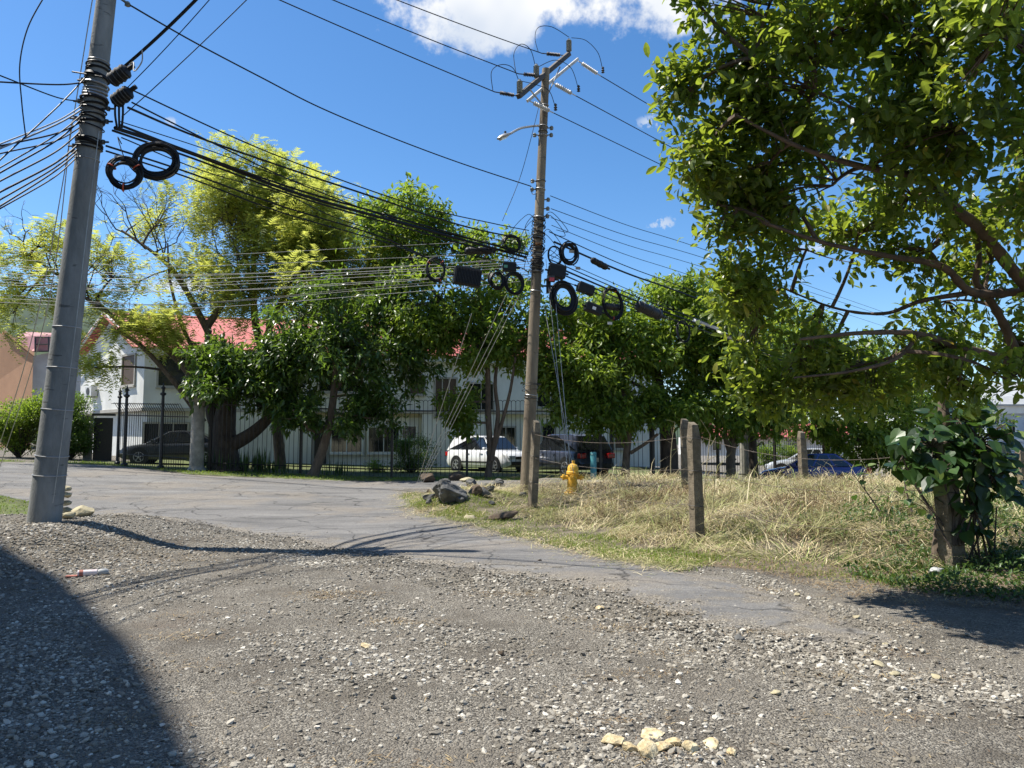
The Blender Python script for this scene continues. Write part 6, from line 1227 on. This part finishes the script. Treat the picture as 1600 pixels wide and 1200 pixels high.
# cut dry grass heaped over the lot
q = scatter([(-2.6, 21.3), (-1.4, 18.2), (-.2, 16.4), (.6, 14.2), (1.5, 12.2), (2.6, 10.6), (3.9, 9.4), (6.2, 8.4), (15, 8), (20, 14), (20, 25), (12, 22.4), (2, 21.6)], 100000, 13)
lay = 3.4*vn(q[:, 0], q[:, 1], .7, 8)+rng.normal(0, .75, len(q)); k = vn(q[:, 0], q[:, 1], 1.6, 4); k2 = vn(q[:, 0], q[:, 1], 4.1, 9); heap = np.clip(.13+.20*k+.14*k2, .0, .55)*np.clip((edge_d(q[:, 0], q[:, 1])-.8)/1.4, .15, 1)
P = onz(q); P[:, 2] += rng.uniform(0, 1, len(q))**.7*heap; n = len(q)
V, F = blades(P, rng.uniform(.18, .75, n), np.clip(rng.normal(1.45, .2, n), .6, 1.8), rng.uniform(.004, .012, n), .2, lay)
stuff('cut_grass', V, F, M['straw'], 'heaps of dry cut grass covering the vacant lot', 'dry grass')
q = scatter([(.4, 20), (1.0, 15.5), (2.2, 12.8), (5, 10), (14, 9), (18, 20), (10, 22)], 2600); n = len(q)
V, F = blades(onz(q, .05), rng.uniform(.35, 1.1, n), np.clip(rng.normal(1.1, .35, n), .1, 1.6), rng.uniform(.008, .018, n), .3)
stuff('dry_stalks', V, F, M['straw'], 'longer dry stalks sticking out of the cut grass', 'dry grass')
q = scatter([(.4, 19), (1.2, 15), (2.6, 12.4), (5, 10), (14, 9), (18, 20), (10, 22)], 40000, 12); q = q[vn(q[:, 0], q[:, 1], 1.2, 13)+.4*vn(q[:, 0], q[:, 1], 3.7, 5) > .18]; n = len(q)
M['thatch'] = island_mat('brown_thatch', [(0, (.06, .042, .025)), (.5, (.13, .09, .05)), (1, (.24, .17, .09))], .85, .1, (.3, .2, .1), .2)
V, F = blades(onz(q, .08), rng.uniform(.12, .45, n), np.clip(rng.normal(1.1, .35, n), .2, 1.6), rng.uniform(.007, .014, n), .3)
stuff('brown_thatch', V, F, M['thatch'], 'brown withered undergrowth between the heaps of straw', 'dry grass')
# fresh green blades among the straw, thicker towards the shaded right
q = scatter([(2.6, 12.2), (3.6, 9.9), (5, 8.6), (14, 8), (18, 16), (8, 16)], 18000); q = q[rng.random(len(q)) < np.clip((q[:, 0]-q[:, 1]*.25)/4, .12, 1)]; n = len(q)
V, F = blades(onz(q), rng.uniform(.12, .45, n), np.clip(rng.normal(.7, .4, n), 0, 1.5), rng.uniform(.006, .013, n), .5)
stuff('green_regrowth', V, F, M['weed'], 'fresh green grass coming through the cut straw', 'grass')
# verge: short green and yellow grass along the asphalt
EP = np.array([(p.x, p.y) for p in (gp(*e) for e in [(625, 772), (640, 790)]+edge_px[:7])]); seg = rng.integers(0, len(EP)-1, 46000); f = rng.random(46000)[:, None]; q = EP[seg]*(1-f)+EP[seg+1]*f
nrm2 = np.array([.62, .78]); q = q+nrm2*(rng.random((46000, 1))**1.2*3.6)+rng.normal(0, .07, (46000, 2)); keep = (vn(q[:, 0], q[:, 1], 2.2, 7) > -.45+.5*(rng.random(len(q)))) & (q[:, 1] < 21); q = q[keep]; n = len(q)
V, F = blades(onz(q), rng.uniform(.03, .12, n), np.clip(rng.normal(.6, .4, n), 0, 1.5), rng.uniform(.005, .011, n), .5)
stuff('verge_grass', V, F, M['grass'], 'short green and yellow grass along the edge of the asphalt', 'grass')
c = gp(785, 802); n = 5200; a = rng.uniform(0, 6.283, n); r_ = np.sqrt(rng.random(n)); q = np.c_[c.x+np.cos(a)*r_*1.25, c.y+np.sin(a)*r_*.75]
M['moss'] = island_mat('bright_moss', [(0, (.14, .17, .015)), (.6, (.22, .26, .02)), (1, (.32, .33, .04))], .7, .3, (.35, .42, .03), .2)
V, F = blades(onz(q), rng.uniform(.02, .06, n), np.clip(rng.normal(.5, .4, n), 0, 1.4), rng.uniform(.008, .015, n), .4)
stuff('bright_grass_patch', V, F, M['moss'], 'bright yellow-green grass patch beside the squat concrete post', 'grass')
seg = rng.integers(0, len(EP)-1, 9000); f = rng.random(9000)[:, None]; q = EP[seg]*(1-f)+EP[seg+1]*f; q = q+nrm2*(rng.normal(.25, .35, (9000, 1)))+rng.normal(0, .06, (9000, 2)); n = len(q)
V, F = blades(onz(q, .025), rng.uniform(.05, .2, n), np.clip(rng.normal(1.45, .15, n), 1, 1.7), rng.uniform(.005, .012, n), .1)
stuff('straw_litter', V, F, M['straw'], 'loose straw bits strewn along the verge edge', 'straw')
q = scatter([(1.9, 10.6), (3.0, 8.9), (3.6, 7.4), (5.4, 6.9), (5.6, 8.6), (4.2, 9.8), (2.6, 11)], 5200); n = len(q)
V, F = blades(onz(q, .02), rng.uniform(.03, .16, n), np.clip(rng.normal(1.4, .2, n), .7, 1.65), rng.uniform(.003, .008, n), .15)
stuff('verge_litter', V, F, M['litter'], 'brown stalk litter on the bare dirt between asphalt and weeds', 'litter')
q = scatter([(1.9, 10.9), (3.0, 9.2), (4.0, 8.2), (5.6, 8.6), (4.2, 10.2), (2.6, 11.4)], 2600); n = len(q)
V, F = blades(onz(q, .01), rng.uniform(.03, .12, n), np.clip(rng.normal(.7, .4, n), 0, 1.5), rng.uniform(.004, .009, n), .5)
stuff('sparse_grass', V, F, M['grass'], 'sparse grass tufts on the bare dirt beside the weeds', 'grass')
# mown grass in front of the fence, the yard and the left corner
q = np.concatenate([scatter(VERGE, 26000), scatter(CORNER, 7000)]); n = len(q)
V, F = blades(onz(q, .03), rng.uniform(.04, .11, n), np.clip(rng.normal(.5, .4, n), 0, 1.4), rng.uniform(.012, .022, n), .5)
stuff('lawn_grass', V, F, M['grass'], 'short mown grass in front of the iron fence', 'grass')
# low weeds in the shade at the right
q = scatter([(3.9, 9.1), (4.2, 7.9), (5.2, 7.0), (8, 6.6), (10, 8.5), (7.4, 9.6), (5.2, 9.6)], 15000); n = len(q); C = onz(q, .0)+np.c_[np.zeros((n, 2)), rng.random(n)**1.3*.17*np.clip(vn(q[:, 0], q[:, 1], 2.0)+.8, .1, 1.4)]
V, F = leaf_arrays(C, unit(rng.normal(size=(n, 3))+np.array([0, 0, .25])), unit(rng.normal(size=(n, 3))*.5+np.array([0, 0, 1])), rng.uniform(.03, .085, n), rng.uniform(.018, .042, n))
stuff('weeds', V, F, M['weed'], 'low leafy weeds in the shade below the overgrown post', 'weeds')
q = scatter([(4.4, 9.6), (5.4, 8.8), (9.5, 8.6), (11, 12.5), (6.2, 13), (4.6, 11.2)], 9000); q = q[vn(q[:, 0], q[:, 1], 1.5, 17)+.5*vn(q[:, 0], q[:, 1], 4.3, 2) > -.05]; n = len(q); C = onz(q)+np.c_[np.zeros((n, 2)), rng.random(n)*.38]
V, F = leaf_arrays(C, unit(rng.normal(size=(n, 3))+np.array([0, 0, .2])), unit(rng.normal(size=(n, 3))*.5+np.array([0, 0, 1])), rng.uniform(.04, .12, n), rng.uniform(.015, .045, n))
stuff('lot_weeds', V, F, M['weed'], 'green leafy weeds growing through the straw left of the overgrown post', 'weeds')
# gravel
M['pale_pebble'] = island_mat('pale_pebble', [(0, (.14, .126, .104)), (.4, (.25, .229, .192)), (.8, (.37, .345, .295)), (1, (.56, .53, .465))], .9, 0, None, .25, .5)
ico = bmesh.new(); bmesh.ops.create_icosphere(ico, subdivisions=1, radius=1); IV = np.array([tuple(v.co) for v in ico.verts]); ICF = np.array([[v.index for v in f.verts] for f in ico.faces]); ico.free()
GP = np.array(pxpoly(grav_px)); rp = np.array(ROAD)
OV = np.array([(1, 0, 0), (0, 1, 0), (-1, 0, 0), (0, -1, 0), (0, 0, 1), (0, 0, -1)], float); OF = np.array([(0, 1, 4), (1, 2, 4), (2, 3, 4), (3, 0, 4), (1, 0, 5), (2, 1, 5), (3, 2, 5), (0, 3, 5)])
def gravel(q, smin, smax, name, label, mt='pebble', pw=2.2, IV=IV, ICF=ICF):
    n = len(q); s = smin+(smax-smin)*rng.random(n)**pw; sc = np.stack([s*rng.uniform(.8, 1.35, n), s*rng.uniform(.7, 1.1, n), s*rng.uniform(.35, .75, n)], 1)
    a = rng.uniform(0, 6.283, n); V = IV[None]*(1+rng.uniform(-.28, .28, (n, len(IV), 1)))*sc[:, None, :]; x, y = V[..., 0].copy(), V[..., 1].copy(); V[..., 0] = x*np.cos(a)[:, None]-y*np.sin(a)[:, None]; V[..., 1] = x*np.sin(a)[:, None]+y*np.cos(a)[:, None]
    V[..., 2] += x*rng.normal(0, .25, (n, 1)); V += onz(q)[:, None, :]; V[..., 2] += (sc[:, 2]*.3)[:, None]
    F = (ICF[None]+np.arange(n)[:, None, None]*len(IV)).reshape(-1, 3); return stuff(name, V.reshape(-1, 3), F, M[mt], label, 'gravel')
q = rng.uniform([-11, 1.5], [8, 15.5], (700000, 2)); q = q[~inside(q, rp)]
ed = edge_d(q[:, 0], q[:, 1]); q = q[(ed < .25) | (q[:, 1] < 6.5)]
vis = np.abs(q[:, 0]) < q[:, 1]*.72+.8; q = q[vis]
ua, ub = q[:, 0]*.55-q[:, 1]*.83, q[:, 0]*.83+q[:, 1]*.55; dn = np.clip(.42+.5*vn(ua*.35, ub*1.5, 1.0, 2)+.35*vn(q[:, 0], q[:, 1], 1.3, 3)+.3*vn(q[:, 0], q[:, 1], 3.3, 6), .01, 1)**1.5*1.25*np.clip((6.0/np.maximum(q[:, 1], 1))**1.1, .1, 1)*(.25+.75*sst(3.6, 2.6, q[:, 0]-(q[:, 1] > 5.5)*.4))
q = q[rng.random(len(q)) < dn*1.3]; q = q[:110000]; ns_ = int(len(q)*.66); gravel(q[:ns_], .004, .012, 'fine_gravel', 'fine grey chippings spread over the dirt in the foreground', IV=OV, ICF=OF, pw=1.2)
q2 = q[ns_:]; kb = .5+.9*vn(q2[:, 0], q2[:, 1], 1.7, 21)+.5*vn(q2[:, 0], q2[:, 1], 5.1, 3); pale = rng.random(len(q2)) < np.clip(kb, .06, .7)
gravel(q2[pale], .008, .025, 'pale_gravel', 'patches of pale crushed stone lying on the dark dust', 'pale_pebble', pw=2.2)
gravel(q2[~pale], .007, .024, 'gravel', 'crushed grey gravel stones scattered over the foreground', pw=2.6)
# bare edge of the asphalt: spilled grit
seg = rng.integers(0, len(GP)-1, 5200); f = rng.random(5200)[:, None]; q = GP[seg]*(1-f)+GP[seg+1]*f+rng.normal(0, .5, (5200, 2)); o = gravel(q, .006, .022, 'loose_grit', 'loose stones spilled along the gravel edge of the asphalt'); o.location.z = .012
# dark clinker heap round the foot of the left pole
q = np.c_[rng.normal(-6.4, 1.2, 5200), rng.normal(10.2, 1.1, 5200)]; q = q[~inside(q, rp)]; gravel(q, .006, .03, 'dark_clinker', 'dark stony heap around the foot of the leaning grey pole', 'pebble', 1.6)
# dry leaf and straw litter on the gravel
q = np.concatenate([np.c_[rng.normal(-5.4, 1.0, 5200), rng.normal(10.4, .95, 5200)], rng.uniform([-8, 3], [4, 12], (2600, 2))]); cl_ = rng.uniform([-3, 3.5], [3.5, 9], (42, 2)); q = np.concatenate([q]+[c+rng.normal(0, 1, (90, 2))*np.array([.20, .08]) for c in cl_]); n = len(q)
V, F = blades(onz(q, .012), rng.uniform(.015, .075, n), np.clip(rng.normal(1.45, .15, n), .9, 1.65), rng.uniform(.002, .006, n), .15)
stuff('dry_litter', V, F, M['litter'], 'brown straw and leaf litter lying on the gravel', 'litter')
